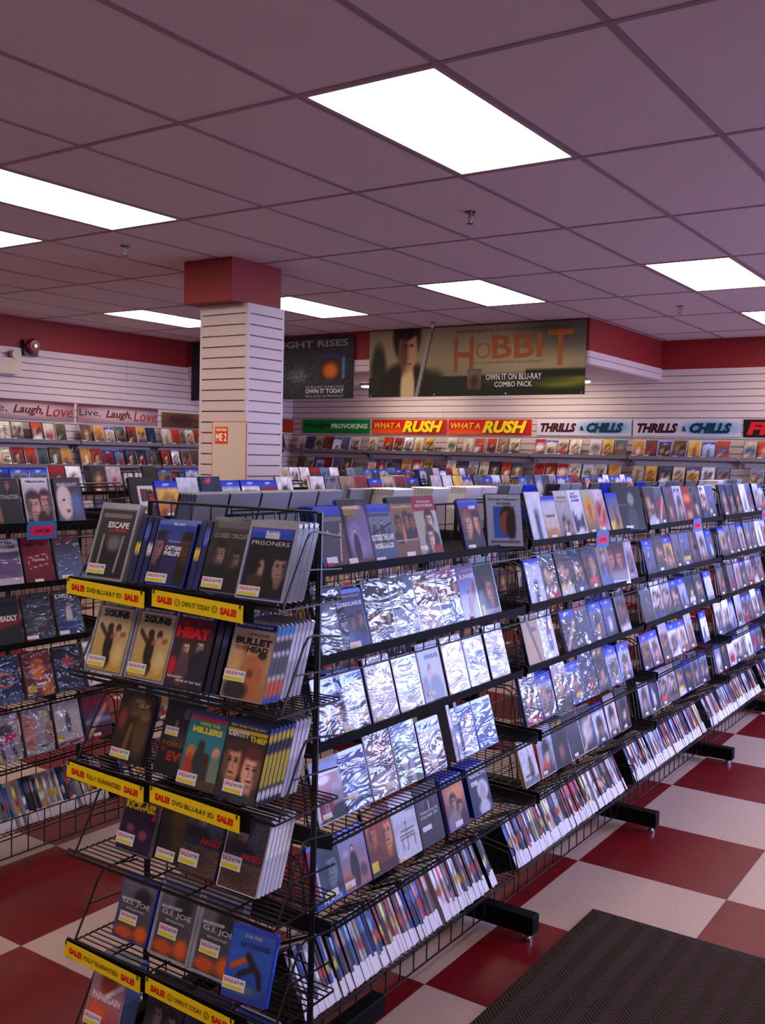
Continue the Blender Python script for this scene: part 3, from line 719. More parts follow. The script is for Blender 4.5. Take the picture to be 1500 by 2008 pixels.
# ------------------------------------------------------------------ covers drawn one by one
def S(a,b,*ops,n=.06):
    def fn(W,H):
        q=Pt(W,H,a,b)
        for o in ops: getattr(q,o[0])(*o[1:])
        q.n(n,int(sum(a))); return q
    return fn
SK,SK2,SKD=(205,150,120),(225,185,160),(120,80,60); HB,HBL,HR=(35,25,22),(175,140,90),(130,60,35)
BLUH=('r',0,0,1,.09,(15,60,190)); RENT=('r',0,0,1,.075,(20,40,150))
RT=('RENT OR BUY ON BLU-RAY',.1,.93,.8,.03,(215,200,60),.02)
SALE=(.0,.02,.5,.17,'sale')
def heroes_main():
    R0={(0,1):dict(kind='blu',body='bluep',step=.112,lab='blue-topped dark battle',stack=3,sticker=(.1,.08,.35,.1,'red'),paint=S((60,62,74),(70,50,50),BLUH,('r',.1,.12,.9,.2,(110,110,120)),('p',.3,.3,.65,(60,60,72)),('p',.7,.36,.6,(90,50,44)),('l',.8,.25,.6,.9,.02,(190,180,170)))),
        (0,2):dict(body='greyp',step=.118,side=(40,60,150),lab='black and lilac lady in a dark coat',sticker=(.0,.03,.3,.08,'plain'),texts=[('WINNER!',.12,.83,.6,.06,(240,230,190)),('JUDY DAVIS',.2,.68,.6,.05,(170,150,60))],
            paint=S((30,28,34),(60,50,80),('e',.55,.6,.5,.35,(150,130,180),.9),('r',.08,.1,.85,.24,(150,120,50)),('e',.75,.4,.25,.3,(120,100,150),.8),('p',.4,.42,.55,(30,26,32),SK2,(60,30,25)),('r',0,.93,1,1,(110,20,40)))),
        (0,3):dict(kind='blu',body='bluep',step=.128,lab='blue-topped grey-blue soldiers',sticker=(.1,.02,.35,.06,'plain'),texts=[('OUTSIDE THE LAW',.08,.36,.85,.11,(230,230,235),.05),('HORS-LA-LOI',.15,.22,.7,.1,(230,230,235),.05)],
            paint=S((120,135,150),(60,80,110),('r',0,0,1,.08,(15,60,190)),('r',.05,.1,.95,.17,(60,70,90)),('p',.25,.2,.5,(50,60,76)),('p',.55,.22,.5,(40,48,60)),('p',.8,.3,.4,(60,70,84)),('l',.1,.5,.95,.3,.02,(30,30,40)))),
        (0,4):dict(step=.128,body='black',lab='tan and brown four-men',texts=[('HistoryMakers',.12,.8,.76,.06,(235,220,190),.0)],sticker=(.35,.03,.35,.07,'plain'),
            paint=S((150,105,55),(110,76,50),('r',0,0,1,.1,(50,46,50)),('f',.25,.42,.15,(150,100,60),HB),('f',.6,.38,.15,(160,105,60),HB),('f',.82,.4,.13,(150,100,60),HB),('p',.42,.4,.35,(190,120,50)),('r',.05,.7,.95,.73,(200,180,150)))),
        (0,5):dict(step=.14,body='black',lab='red-banded pale couple',texts=[('THE YOUNG',.2,.88,.6,.04,(230,190,190)),('VICTORIA',.1,.81,.8,.05,(230,200,200))],sticker=(0,.1,.3,.07,'yellow'),
            paint=S((200,196,190),(150,150,150),('r',0,0,1,.24,(150,20,50)),('r',0,.24,.4,.7,(170,165,140)),('f',.62,.42,.22,SK2,HB),('f',.55,.7,.22,SK2,(60,40,30)),('r',.6,.85,1,1,(150,30,40)))),
        (0,6):None,
        (0,7):dict(kind='blu',body='bluep',step=.15,lab='blue-topped two faces on red',sticker=(.1,.03,.35,.07,'yellow'),paint=S((120,20,20),(60,14,16),BLUH,('r',.5,.05,.85,.14,(190,200,225)),('f',.3,.45,.3,SK,(120,80,50)),('f',.78,.42,.24,SK,HB,-1),('r',0,.8,1,1,(40,20,24)))),
        (0,8):dict(step=.2,dx=.03,yaw=-.75,lab='open pale blue face in a blue square',body='black',texts=[('The Last Temptation',.08,.86,.84,.05,(40,40,60)),('of Christ',.3,.79,.4,.05,(40,40,60))],
            paint=S((170,178,205),(150,156,190),('r',.2,.24,.82,.84,(50,90,190)),('e',.6,.42,.22,.2,(50,34,34),.3),('e',.55,.55,.18,.22,(140,70,55),.3),('e',.68,.6,.14,.26,(40,28,30),.4),('r',.1,.9,.9,.93,(90,90,120)))),
        (1,1):dict(step=.12,lab='white with one dark figure',body='clear',paint=S((210,214,228),(190,195,215),('p',.5,.2,.8,(60,66,90)))),
        (1,2):dict(kind='blu',body='bluep',step=.135,lab='blue-topped lilac sky',sticker=(.3,.02,.35,.07,'red'),texts=[('DESERTER',.2,.5,.6,.06,(80,70,110))],paint=S((190,196,230),(200,170,120),BLUH,('e',.5,.95,.7,.2,(170,120,60),.5))),
        (1,3):dict(step=.13,lab='pale grey two-heads',body='clear',sticker=(.3,.03,.3,.07,'plain'),texts=[('THIS MUST',.15,.82,.7,.05,(150,110,100)),('PLACE',.15,.74,.7,.05,(150,110,100))],paint=S((190,186,186),(120,118,122),('f',.4,.7,.18,SK2,HB),('f',.7,.78,.16,SK,HB))),
        (1,4):dict(step=.13,lab='white with blue lettering and black silhouettes',body='whitep',sticker=(.1,.02,.3,.05,'red'),texts=[('THE',.2,.9,.3,.04,(50,70,160)),('BODY',.2,.82,.6,.06,(60,60,150)),('GUARD',.2,.74,.6,.06,(60,60,150))],
            paint=S((215,215,228),(210,210,222),*[('p',.15+.17*j,.48,.42,(30,30,60),(40,40,60)) for j in range(5)])),
        (1,5):dict(step=.125,lab='golden lion-maned',body='clear',sticker=(.3,.02,.3,.07,'red'),paint=S((170,180,150),(110,80,50),('e',.5,.45,.36,.3,(220,140,40),.4),('e',.5,.52,.18,.2,(160,90,40),.4))),
        (1,7):dict(kind='blu',body='bluep',step=.12,lab='blue-topped yellow and sky',paint=S((60,80,150),(180,130,60),BLUH,('p',.6,.35,.6,(60,50,60)),('r',0,.8,.3,1,(220,190,40)))),
        (1,8):dict(step=.2,dx=.02,yaw=-.35,lab='large black with a pale head',body='black',dims=(.19,.2,.02),paint=S((26,26,30),(20,20,22),('e',.62,.3,.12,.16,(130,130,135),.4),('e',.6,.75,.2,.3,(60,60,66),.5),('r',.1,.4,.45,.46,(110,50,40))),sticker=(.3,.03,.25,.06,'plain')),
        (2,5):dict(step=.15,lab='red and orange sunset',body='black',paint=S((150,40,20),(120,40,30),('e',.5,.35,.4,.12,(230,120,40),.6),('p',.5,.4,.35,(20,16,16),(20,16,16),(20,16,16)),('e',.5,.85,.4,.06,(200,170,150),.5)),dims=(.15,.19,.015))}
    R1={(0,1):dict(step=.09,pr='sleeve',lab='crumpled dark wrapped',body='greyp',paint=S((70,75,95),(50,54,70),('e',.5,.5,.3,.2,(130,140,170),.8))),
        (0,2):dict(kind='blu',body='bluep',step=.14,stack=3,pr='gloss',lab='deep blue stacked crowd',side=(40,30,50),sticker=(.25,.03,.4,.1,'yellow'),texts=[('RENT OR BUY ON BLU-RAY',.1,.86,.8,.04,(210,200,60)),('CORIOLANUS',.08,.72,.86,.07,(225,225,235),.04)],
            paint=S((20,46,140),(40,56,110),('r',0,.2,1,.9,(50,60,100)),('f',.22,.5,.16,(150,100,90),HB),('f',.5,.52,.16,(140,95,85),HB),('f',.8,.48,.15,(150,100,90),HB),('e',.5,.9,.5,.2,(40,60,130),.4))),
        (0,3):dict(step=.135,pr='sleeve',lab='black wrapped group photo',body='black',paint=S((20,22,30),(30,36,50),('f',.2,.6,.14,(190,110,110),HR),('f',.5,.62,.14,SK,HB),('f',.8,.6,.14,SK,HB),('r',0,.85,1,1,(90,100,130)))),
        (0,4):dict(step=.135,pr='sleeve',lab='blue-grey staring face',body='clear',paint=S((90,110,140),(150,165,190),('f',.35,.25,.3,(170,170,175),(60,60,76)),('r',0,.55,1,1,(150,165,195)))),
        (0,5):dict(step=.135,pr='sleeve',lab='three smiling heads',body='clear',paint=S((160,150,180),(170,160,180),('f',.2,.3,.17,SK2,HR),('f',.5,.25,.19,SK,HB),('f',.82,.28,.16,SK2,(70,40,40)),('r',0,.55,1,1,(190,180,200)))),
        (0,6):dict(step=.13,pr='sleeve',lab='pink-topped three faces',body='clear',texts=[('MOMMAS',.3,.42,.6,.07,(230,230,240))],paint=S((80,70,110),(70,80,130),('r',0,0,1,.1,(170,60,110)),('f',.22,.38,.18,SK2,HB),('f',.52,.34,.18,SKD,HB),('f',.82,.36,.16,SK,HB),('r',0,.6,1,1,(120,140,190)))),
        (0,7):dict(step=.12,pr='gloss',lab='blue with a raised-arm player',body='clear',texts=[('MAJOR',.3,.86,.5,.05,(230,150,110)),('RUNNER',.15,.74,.75,.08,(235,225,235),.04)],sticker=(.3,.06,.3,.06,'red'),
            paint=S((90,90,170),(180,190,225),('r',.05,.16,.95,.24,(130,60,60)),('p',.45,.45,.55,(130,70,55),(120,70,55)),('l',.55,.65,.8,.35,.045,(140,80,60)),('l',.6,.7,.95,.35,.045,(140,80,60)))),
        (0,8):dict(step=.17,keeper=True,lab='black keeper-boxed man in profile',body='clear',pr='gloss',texts=[('RENT OR BUY ON BLU-RAY',.1,.88,.8,.035,(30,110,70)),('A BEAUTIFUL',.2,.77,.6,.05,(110,80,50)),('MIND',.35,.69,.4,.06,(110,80,50))],
            paint=S((16,22,20),(14,14,18),('f',.7,.52,.3,(190,125,105),(50,40,36),-1),('r',.0,.9,1,1,(140,130,150)),('e',.2,.6,.1,.1,(60,70,60),.8),('r',0,.8,.22,.98,(190,180,30)))),
        (1,1):dict(kind='blu',body='bluep',step=.135,pr='sleeve',lab='blue-topped white with a woman in black',paint=S((190,200,225),(200,205,225),BLUH,('p',.5,.3,.7,(60,66,90)))),
        (1,6):dict(step=.12,lab='tall woman in blue',body='clear',keeper=False,paint=S((150,120,110),(90,110,160),('f',.5,.2,.25,SK2,HR),('p',.5,.35,.6,(90,110,160)))),
        (1,7):dict(step=.18,yaw=-.3,keeper=True,dims=(.15,.19,.0145),lab='keeper-boxed two scowling faces on dark red',body='clear',paint=S((60,24,24),(70,20,20),('f',.28,.42,.24,(190,110,90),(120,50,40)),('f',.74,.4,.24,(190,115,95),(90,30,30),-1),('e',.5,.85,.5,.2,(90,10,14),.4),('r',0,.93,1,1,(150,150,160)))),
        (2,6):dict(step=.15,lab='broad brown dark-lettered',body='black',texts=[('WAX',.35,.4,.5,.14,(40,30,34),.05)],paint=S((90,60,60),(60,36,34),('e',.3,.4,.2,.4,(130,100,110),.9))) }
    wl=(240,240,246)
    R2={(0,1):dict(kind='blu',body='bluep',step=.1,pr='sleeve',lab='blue two-faces',paint=S((60,80,160),(70,60,100),BLUH,('r',.2,.15,.9,.25,(150,170,220)),('f',.3,.6,.2,SK,HB),('f',.75,.65,.2,SK,HR))),
        (0,2):dict(kind='blu',body='bluep',step=.15,pr='sleeve',stack=3,lab='white and blue stacked',side=(170,160,180),sticker=(.05,.04,.35,.1,'yellow'),texts=[('SILVER',.35,.42,.35,.07,(70,90,140),.03),('LININGS',.35,.34,.35,.07,(70,90,140),.03)],
            paint=S((200,208,232),(170,180,210),('r',0,0,1,.13,(30,110,200)),('r',.05,.13,.95,.17,(120,170,220)),('f',.1,.7,.2,(200,140,130),HB),('f',.92,.75,.2,SK,HB,-1),('r',.25,.25,.75,.85,(205,214,236)))),
        (0,3):dict(step=.145,pr='sleeve',lab='white wrapped with pale grey scribbles',body='whitep',sticker=(.1,.03,.3,.07,'yellow'),texts=[('10',.15,.72,.2,.09,(80,80,100))],paint=S(wl,(190,188,205),('e',.45,.75,.25,.08,(190,150,170),.9),('r',.1,.1,.6,.13,(170,165,185)))),
        (0,4):dict(kind='blu',body='clear',step=.14,pr='sleeve',lab='white with a sky blue edge',sticker=(.4,.2,.3,.06,'yellow'),paint=S((150,195,230),(225,232,245),('r',0,.12,1,1,(238,242,250)),('e',.55,.5,.3,.3,(150,185,225),1.),('e',.75,.97,.2,.06,(120,50,40),.5))),
        (0,5):dict(step=.15,body='whitep',pr='gloss',lab='pale man in a dark cap and scarf',sticker=(.15,.12,.35,.07,'yellow'),texts=[('WONDER',.3,.72,.6,.08,(70,80,110),.03)],paint=S((170,185,220),(150,150,165),('e',.42,.45,.1,.1,(60,50,60),.25),('e',.43,.56,.11,.12,(190,130,110),.3),('e',.6,.5,.12,.12,(190,160,160),.6),('e',.6,.85,.3,.28,(60,66,84),.4),('e',.15,.75,.15,.2,(70,70,90),.5))),
        (0,6):dict(step=.14,pr='sleeve',body='whitep',lab='blank white wrapped',paint=S((248,248,252),(242,242,248),('e',.6,.7,.3,.12,(200,190,215),.9))),
        (0,7):dict(kind='blu',step=.155,pr='sleeve',body='bluep',lab='white with blue patches',paint=S((235,242,250),(235,240,248),('e',.3,.6,.2,.2,(110,150,210),.8),('e',.75,.4,.2,.15,(100,150,220),.8))),
        (0,8):dict(step=.15,pr='sleeve',body='clear',lab='white and silver sparkling',paint=S((238,240,248),(215,218,236),('e',.5,.55,.3,.12,(150,160,190),.9))),
        (1,1):dict(step=.13,pr='gloss',body='clear',lab='tan with a slender grey figure',paint=S((190,165,135),(190,160,125),('l',.35,.1,.75,.9,.07,(110,100,115)),('r',.4,.25,.85,.35,(120,110,115)))),
        (1,2):dict(step=.14,pr='sleeve',body='whitep',lab='white sleeve around a blue and red',paint=S((222,224,236),(225,226,238),('r',.5,.05,.85,.8,(100,105,170)),('e',.6,.3,.2,.06,(190,80,100),.6)))}
    R3={(0,1):dict(kind='blu',body='whitep',step=.12,pr='gloss',lab='white-bordered red with two dark heads',sticker=(.15,.08,.3,.08,'yellow'),paint=S((20,60,190),(150,20,40),('r',0,.12,1,1,(225,222,232)),('r',.08,.2,.92,.93,(150,24,44)),('f',.3,.75,.2,(190,110,120),(50,20,30)),('e',.75,.6,.2,.22,(150,130,150),.3),('e',.78,.9,.3,.15,(16,14,20),.3),('e',.35,.28,.25,.08,(230,225,235),.6))),
        (0,2):dict(kind='blu',body='bluep',step=.14,pr='sleeve',lab='deep blue three-men',sticker=(.15,.2,.4,.09,'yellow'),paint=S((30,60,170),(30,50,110),('f',.28,.3,.17,(150,140,190),(50,60,120)),('f',.65,.25,.2,(150,140,190),(50,60,120)),('e',.5,.6,.4,.25,(90,120,190),.8),('r',0,.75,1,1,(30,45,95)))),
        (0,3):dict(body='whitep',step=.14,pr='sleeve',lab='brown battle scene',sticker=(.5,.08,.35,.1,'yellow'),texts=[('GENERATION',.1,.46,.8,.06,(60,50,60)),('GLORY',.1,.37,.8,.08,(50,44,56),.04)],paint=S((110,90,100),(130,120,140),('e',.5,.25,.3,.15,(140,60,60),.7),('e',.5,.8,.35,.15,(170,160,170),.8))),
        (0,4):dict(kind='dvd',body='clear',step=.145,pr='sleeve',lab='blue and green couple outdoors',side=(130,30,40),paint=S((110,160,220),(80,110,80),('r',.1,.08,.9,.25,(170,200,235)),('p',.35,.35,.45,(200,180,190)),('p',.62,.5,.5,(170,160,190)),('e',.1,.5,.15,.2,(50,90,70),.6))),
        (0,5):dict(kind='blu',body='bluep',step=.135,pr='sleeve',lab='white with a man at each edge',sticker=(.3,.1,.3,.08,'yellow'),texts=[('SILVER',.3,.46,.35,.06,(60,70,110),.03),('LININGS',.3,.39,.35,.06,(60,70,110),.03)],paint=S((40,110,210),(180,190,220),('r',0,.1,1,1,(195,200,228)),('f',.9,.5,.26,(190,130,110),HB,-1),('f',.08,.65,.2,SK,HR),('e',.9,.95,.3,.2,(90,50,60),.4))),
        (0,6):dict(kind='dvd',body='greyp',step=.05,spine=True,dims=(.02,.19,.12),side=(190,180,195),lab='spine-out lettered',texts=()),
        (0,7):dict(kind='dvd',body='greyp',step=.03,spine=True,dims=(.02,.19,.12),side=(90,70,80),lab='thin spine-out',texts=()),
        (0,8):dict(kind='blu',body='bluep',step=.14,pr='sleeve',lab='blue-topped with white city letters',sticker=(.1,.7,.25,.06,'yellow'),paint=S((80,110,190),(190,196,225),BLUH,('e',.7,.35,.14,.2,(190,130,130),.7),('e',.4,.65,.4,.12,(205,210,232),.7))),
        (0,9):dict(kind='blu',body='bluep',step=.14,pr='sleeve',lab='blue glinting wrapped',paint=S((90,130,200),(70,100,170),('r',0,.03,1,.1,(170,200,230)),('e',.5,.5,.3,.2,(100,120,160),.8)))}
    R4={(0,1):dict(kind='blu',body='bluep',step=.125,pr='gloss',lab='teal face beside red and white stripes',side=(150,30,40),sticker=(.3,.1,.45,.1,'yellow'),texts=[('FLAGS',.25,.03,.6,.07,(200,205,220))],paint=S((50,80,100),(60,90,120),('r',0,0,.1,1,(170,40,50)),('r',.14,0,.22,1,(210,205,215)),('f',.65,.42,.34,(110,140,155),(40,60,75)),('r',0,.85,1,1,(50,80,150)))),
        (0,2):dict(kind='blu',body='bluep',step=.14,pr='gloss',lab='lilac sky with a figure in a black hat',sticker=(.05,.08,.35,.1,'yellow'),texts=[('ALMOST FAMOUS',.1,.82,.8,.05,(30,34,60))],paint=S((150,155,205),(170,110,100),('p',.5,.2,.75,(50,36,44),SK2,(20,18,22)),('e',.2,.85,.25,.12,(170,90,70),.5),('e',.8,.75,.12,.12,(90,70,90),.6),('e',.25,.35,.12,.06,(190,195,230),.8))),
        (0,3):dict(body='black',step=.138,pr='gloss',lab='orange two women’s faces',texts=[('SUMMER',.3,.88,.6,.05,(120,110,160))],paint=S((215,140,60),(110,40,36),('e',.75,.3,.38,.4,(150,50,30),.3),('f',.8,.42,.32,(225,150,100),(165,60,35)),('f',.25,.4,.2,(205,120,70),(140,60,30)),('r',0,.85,1,1,(80,36,40)),('r',0,.78,.25,.95,(220,200,40)))),
        (0,4):dict(body='whitep',step=.14,pr='gloss',lab='white park bench',texts=[('Forrest',.52,.78,.42,.06,(60,80,140),.0),('Gump',.58,.70,.36,.06,(60,80,140),.0)],sticker=(.03,.02,.3,.06,'yellow'),
            paint=S((215,216,230),(205,206,224),('p',.5,.42,.28,(190,180,190),SK),('r',.2,.62,.85,.645,(90,50,60)),('r',.2,.68,.85,.7,(90,50,60)),('r',.25,.56,.85,.58,(90,50,60)),('l',.28,.7,.26,.86,.015,(60,40,60)),('l',.78,.7,.8,.86,.015,(60,40,60)),('l',.5,.7,.45,.88,.015,(60,40,60)))),
        (0,5):dict(body='black',step=.165,pr='gloss',lab='charcoal man in a suit, white-lettered',sticker=(.1,.25,.4,.08,'plain'),texts=[('TINKER TAILOR',.1,.52,.8,.05,(205,205,215),.03),('SOLDIER SPY',.1,.45,.8,.05,(205,205,215),.03)],paint=S((60,56,66),(50,46,56),('e',.5,.35,.3,.3,(80,76,84),.7),('f',.55,.15,.14,(150,130,130),(60,56,60)),('e',.55,.45,.22,.22,(34,30,38),.4),('l',.55,.3,.53,.45,.02,(200,200,210)))),
        (0,6):dict(kind='blu',body='bluep',step=.17,stack=4,side=(90,60,80),pr='gloss',lab='orange-sky hugging couple',sticker=(.3,.05,.35,.1,'plain'),paint=S((190,120,90),(90,60,80),('r',0,0,1,.08,(20,60,190)),('e',.6,.3,.5,.2,(225,150,90),.8),('f',.4,.45,.19,SK,HB),('f',.68,.62,.18,SK,(60,36,30)),('e',.35,.9,.35,.3,(140,120,130),.3),('e',.8,.95,.2,.3,(70,30,40),.4))),
        (0,7):dict(kind='blu',body='bluep',step=.16,stack=4,pr='gloss',side=(30,30,44),lab='navy curly blonde',sticker=(.1,.6,.35,.09,'yellow'),texts=[('MARILYN',.1,.76,.8,.07,(215,215,230),.02)],paint=S((44,56,100),(30,36,66),('r',0,0,1,.1,(200,200,190)),('e',.65,.5,.3,.22,(210,208,220),.3),('e',.62,.62,.17,.22,(180,176,190),.3),('e',.6,.9,.3,.18,(200,198,210),.5)))}
    return [R0,R1,R2,R3,R4]

def sale_rack():
    """the end cap rack with yellow SALE strips"""
    x0,x1=-2.19,-1.46; yf,yp=1.736,1.98; Z=[1.331,1.081,.831,.581,.331,.081]
    t=thing('end_rack','black wire end rack of sale cases, nearest the camera','display rack',(x0,yp,0),group='black wire display racks')
    w=MB(); w.merge(gridwall(.61,1.53),Matrix.Translation((.05,0,0))@Matrix.Rotation(math.radians(-90),4,'Z'))
    w.build('gridwall_panel',M['wire'],t)
    e=MB(); 
    for x in (.05,.66): e.bar((x,-.012,.05),(x,-.012,1.53),.0045,n=6)
    e.bar((.05,-.012,1.53),(.66,-.012,1.53),.0045)
    e.build('edge_rods',M['wire'],t)
    f=MB().bbox(-.025,.025,-.30,.40,.03,.09,.004)
    for x in (.1,.6):
        fo=f.build('foot_beam',M['lip'],t,(x,0,0)); MB().cyl((0,-.27,0),.018,.03,'z',12).build('leveller',M['chrome'],fo)
    W=x1-x0; d=MB(); D=yp-yf
    for i in range(13): d.bar((0,i*D/12,0),(W,i*D/12,0),.002)
    for k in range(6): d.bar((W*k/5,0,-.004),(W*k/5,D,-.004),.0028)
    deck=d.mesh('wire_deck',M['wire'])
    lp=MB().bar((0,-.002,.012),(W,-.002,.012),.0035,n=6).bar((0,-.002,-.004),(W,-.002,-.004),.003).mesh('front_lip',M['wire'])
    gd=MB().path([(0,.02,0),(0,.10,.15),(0,.115,.168),(0,.135,.172),(0,D,.155)],.0032).bar((0,.07,.085),(0,D,.075),.0025).mesh('end_guard',M['wire'])
    bar=MB().box(0,.66,-.001,.003,-.05,.0).mesh('label_bar',M['lip'])
    names=['top','second','third','fourth','fifth','bottom']
    for k,z in enumerate(Z):
        s=thing('wire_shelf',f'black wire shelf of the sale rack, {names[k]} level','shelf',(x0,yf,z-.012),group='shelves of the sale rack')
        link('wire_deck',deck,s,kind='stuff'); link('front_lip',lp,s); link('end_guard',gd,s,(.004,0,0)); link('end_guard',gd,s,(W-.004,0,0))
        if k in (0,2,4): link('label_bar',bar,s,(0,-.006,.012))
    # SALE strips
    A='SALE!'
    tags=[(0,-2.19,.30,'DVD·BLU-RAY·3D',0,'left yellow SALE DVD strip on the top shelf of the sale rack'),(0,-1.862,.305,'OWN IT TODAY',1,'right yellow SALE OWN IT TODAY strip on the top shelf of the sale rack'),
          (2,-2.185,.30,'FULLY GUARANTEED',0,'left yellow FULLY GUARANTEED strip on the third shelf of the sale rack'),(2,-1.862,.305,'DVD·BLU-RAY·3D',0,'right yellow SALE DVD strip on the third shelf of the sale rack'),
          (4,-2.19,.30,'FULLY GUARANTEED',0,'left yellow FULLY GUARANTEED strip on the fifth shelf of the sale rack'),(4,-1.87,.305,'OWN IT TODAY',1,'right yellow OWN IT TODAY strip on the fifth shelf of the sale rack')]
    for k,x,w_,mid,sm,lb in tags:
        s=thing('sale_strip',lb,'sign',(x,yf-.010,Z[k]-.002),(0,math.radians(1.8),0),group='yellow sale strips')
        MB().box(0,w_,-.002,0,-.042,0,lin((235,205,10))).build('card',M['print'],s)
        l=MB()
        put_text(l,A,.02,-.030,.052,.018,(205,20,20),-.003,.06); put_text(l,A,w_-.072,-.030,.052,.018,(205,20,20),-.003,.06)
        if sm:
            put_text(l,mid,.105,-.028,w_-.21,.013,(40,40,10),-.003,.01)
            for xx in (.09,w_-.09):
                for a in range(16):
                    p=2*math.pi*a/16; q=2*math.pi*(a+1)/16; r=.0085
                    l.bar((xx+r*math.cos(p),-.003,-.021+r*math.sin(p)),(xx+r*math.cos(q),-.003,-.021+r*math.sin(q)),.0007,lin((40,40,10)),3)
                for a in range(5):
                    p=math.radians(210+a*24); q=math.radians(234+a*24); r=.0045
                    l.bar((xx+r*math.cos(p),-.003,-.021+r*math.sin(p)),(xx+r*math.cos(q),-.003,-.021+r*math.sin(q)),.0006,lin((40,40,10)),3)
                for a in (-1,1): l.box(xx+a*.003-.0007,xx+a*.003+.0007,-.0035,-.003,-.0195,-.017,lin((40,40,10)))
        else: put_text(l,mid,.082,-.028,w_-.165,.013,(40,40,10),-.003,.01)
        l.build('lettering',M['print'],s)
        c=MB(); 
        for xx in (.008,w_-.008): c.path([(xx,-.002,.004),(xx,-.005,.0),(xx,-.004,-.008)],.0018)
        c.build('clips',M['wire'],s)
    G='cases on the sale rack'; y=1.757
    def hc(k,x,kind='dvd',lab='',stack=1,y=y,sidec=(40,40,60),body='black',band=None,bn=99,spineset=None,yaw=0,z=0,**kw):
        for q in range(stack):
            a=dict(kw) if q==0 else {}
            c=dict(body=body,side=sidec,band=band if q<bn else None); c.update(a)
            if q>=bn: c['side']=(178,178,196); c['body']='clear'
            if q: c['paint']=kw.get('paint')
            if q and kw.get('keeper'): c['keeper']=True
            case(kind,(x+q*.0006,y+q*(.0152 if not kw.get('keeper') else .0195),Z[k]+.004+z),yaw,18,label=(f'{lab} disc case, {names[k]} shelf, sale rack' if q==0 else f'{nth(q)} copy behind {lab} case, {names[k]} sale shelf'),
                 group=G,hero=q==0,vis=1.5 if q==0 else .6,**c)
    def spines(k,xs,col,kind='dvd',lab='',y=y,h=.185):
        for n,x in enumerate(xs):
            case(kind,(x,y,Z[k]+.004),0,18,body='black',side=col,spine=True,dims=(.019,h,.12),label=f'{nth(n+1)} {lab} spine-out case, {names[k]} shelf of the sale rack',group=G,vis=2,seed=n+k*7)
    # top shelf
    hc(0,-2.085,lab='dark grey cell-and-light',keeper=True,body='greyp',sticker=(.0,.05,.5,.14,'sale'),texts=[('ESCAPE',.28,.72,.6,.09,(225,222,222),.04),('PLAN',.5,.67,.35,.04,(190,50,60),.04)],
       paint=S((60,56,58),(30,28,30),('r',.05,.05,.9,.12,(120,115,118)),('e',.5,.62,.3,.2,(20,18,20),.4),('l',.2,.4,.2,.95,.03,(150,145,145)),('l',.8,.4,.75,.9,.03,(150,148,145)),('r',.3,.29,.85,.33,(150,30,40)),('e',.55,.5,.2,.12,(110,106,106),.8)))
    spines(0,(-1.982,-1.960,-1.938),(24,34,90),'blu','navy',h=.178)
    hc(0,-1.858,'blu','blue-banded two-men',stack=3,body='bluep',sidec=(20,40,90),sticker=(.0,.04,.55,.14,'sale'),texts=[('BLU-RAY',.42,.925,.3,.04,(225,225,235),.03),('TOM HANKS',.35,.66,.35,.03,(150,170,210)),('CAPTAIN',.32,.54,.42,.07,(230,230,240),.04),('PHILLIPS',.32,.46,.42,.07,(230,230,240),.04)],
       paint=S((26,70,170),(20,20,36),('r',0,.1,1,1,(30,28,50)),('f',.08,.38,.24,(150,100,105),(30,24,40)),('f',.88,.35,.25,(80,48,40),(18,12,14),-1),('r',.28,.12,.7,1,(34,38,90)),('e',.5,.2,.22,.12,(50,70,150),.8)))
    spines(0,(-1.768,-1.748),(26,40,100),'blu','blue-white',h=.178)
    hc(0,-1.672,lab='charcoal man and woman',body='greyp',sticker=(.05,.05,.5,.14,'sale'),texts=[('CLOSED CIRCUIT',.08,.72,.84,.06,(150,145,140),.02)],y=y+.004,
       paint=S((70,68,74),(22,20,24),('r',.1,.03,.9,.14,(95,92,98)),('e',.5,.3,.6,.1,(40,38,44),.8),('f',.3,.5,.2,(140,120,110),(26,22,24)),('f',.72,.55,.16,(120,96,84),(30,22,20)),('e',.3,.85,.3,.22,(16,14,24),.4),('e',.78,.85,.2,.2,(26,20,20),.4)))
    hc(0,-1.54,'blu',lab='black two half-faces',stack=4,keeper=True,body='bluep',sidec=(30,40,80),sticker=(.0,.02,.5,.14,'sale'),texts=[('BLU-RAY',.36,.905,.3,.055,(235,235,240),.03),('PRISONERS',.08,.75,.86,.06,(200,198,205),.0)],
       paint=S((16,16,20),(10,10,12),('r',0,0,1,.09,(20,70,190)),('r',.35,.0,.68,.09,(190,200,225)),('f',.28,.55,.28,(165,130,115),(12,10,12)),('e',.14,.5,.2,.3,(10,10,12),.5),('f',.84,.52,.26,(150,120,120),(12,10,12),-1),('e',.3,.75,.18,.1,(60,44,40),.6)))
    # second shelf
    TG=lambda: S((190,180,160),(190,150,60),RENT,('r',.1,.1,.85,.14,(110,100,90)),('e',.45,.62,.13,.22,(34,26,20),.3),('e',.42,.38,.09,.07,(50,32,24),.3),('l',.35,.5,.12,.36,.04,(60,40,28)),('l',.5,.5,.88,.45,.035,(150,90,60)),('e',.66,.38,.08,.07,(70,44,30),.3),('e',.68,.52,.09,.12,(190,150,110),.4),('e',.5,.85,.1,.12,(40,26,18),.4),('e',.2,.92,.3,.08,(205,150,40),.8),('e',.8,.75,.15,.15,(215,190,130),.8))
    for x,l2,dy in ((-2.083,'tan two-gunmen, left copy',0),(-1.93,'tan two-gunmen, right copy',.004)):
        hc(1,x,lab=l2,keeper=True,body='greyp',y=y+dy,sticker=(.0,.06,.5,.14,'sale'),texts=[RT,('2GUNS',.14,.77,.74,.09,(30,24,24),.06)],paint=TG())
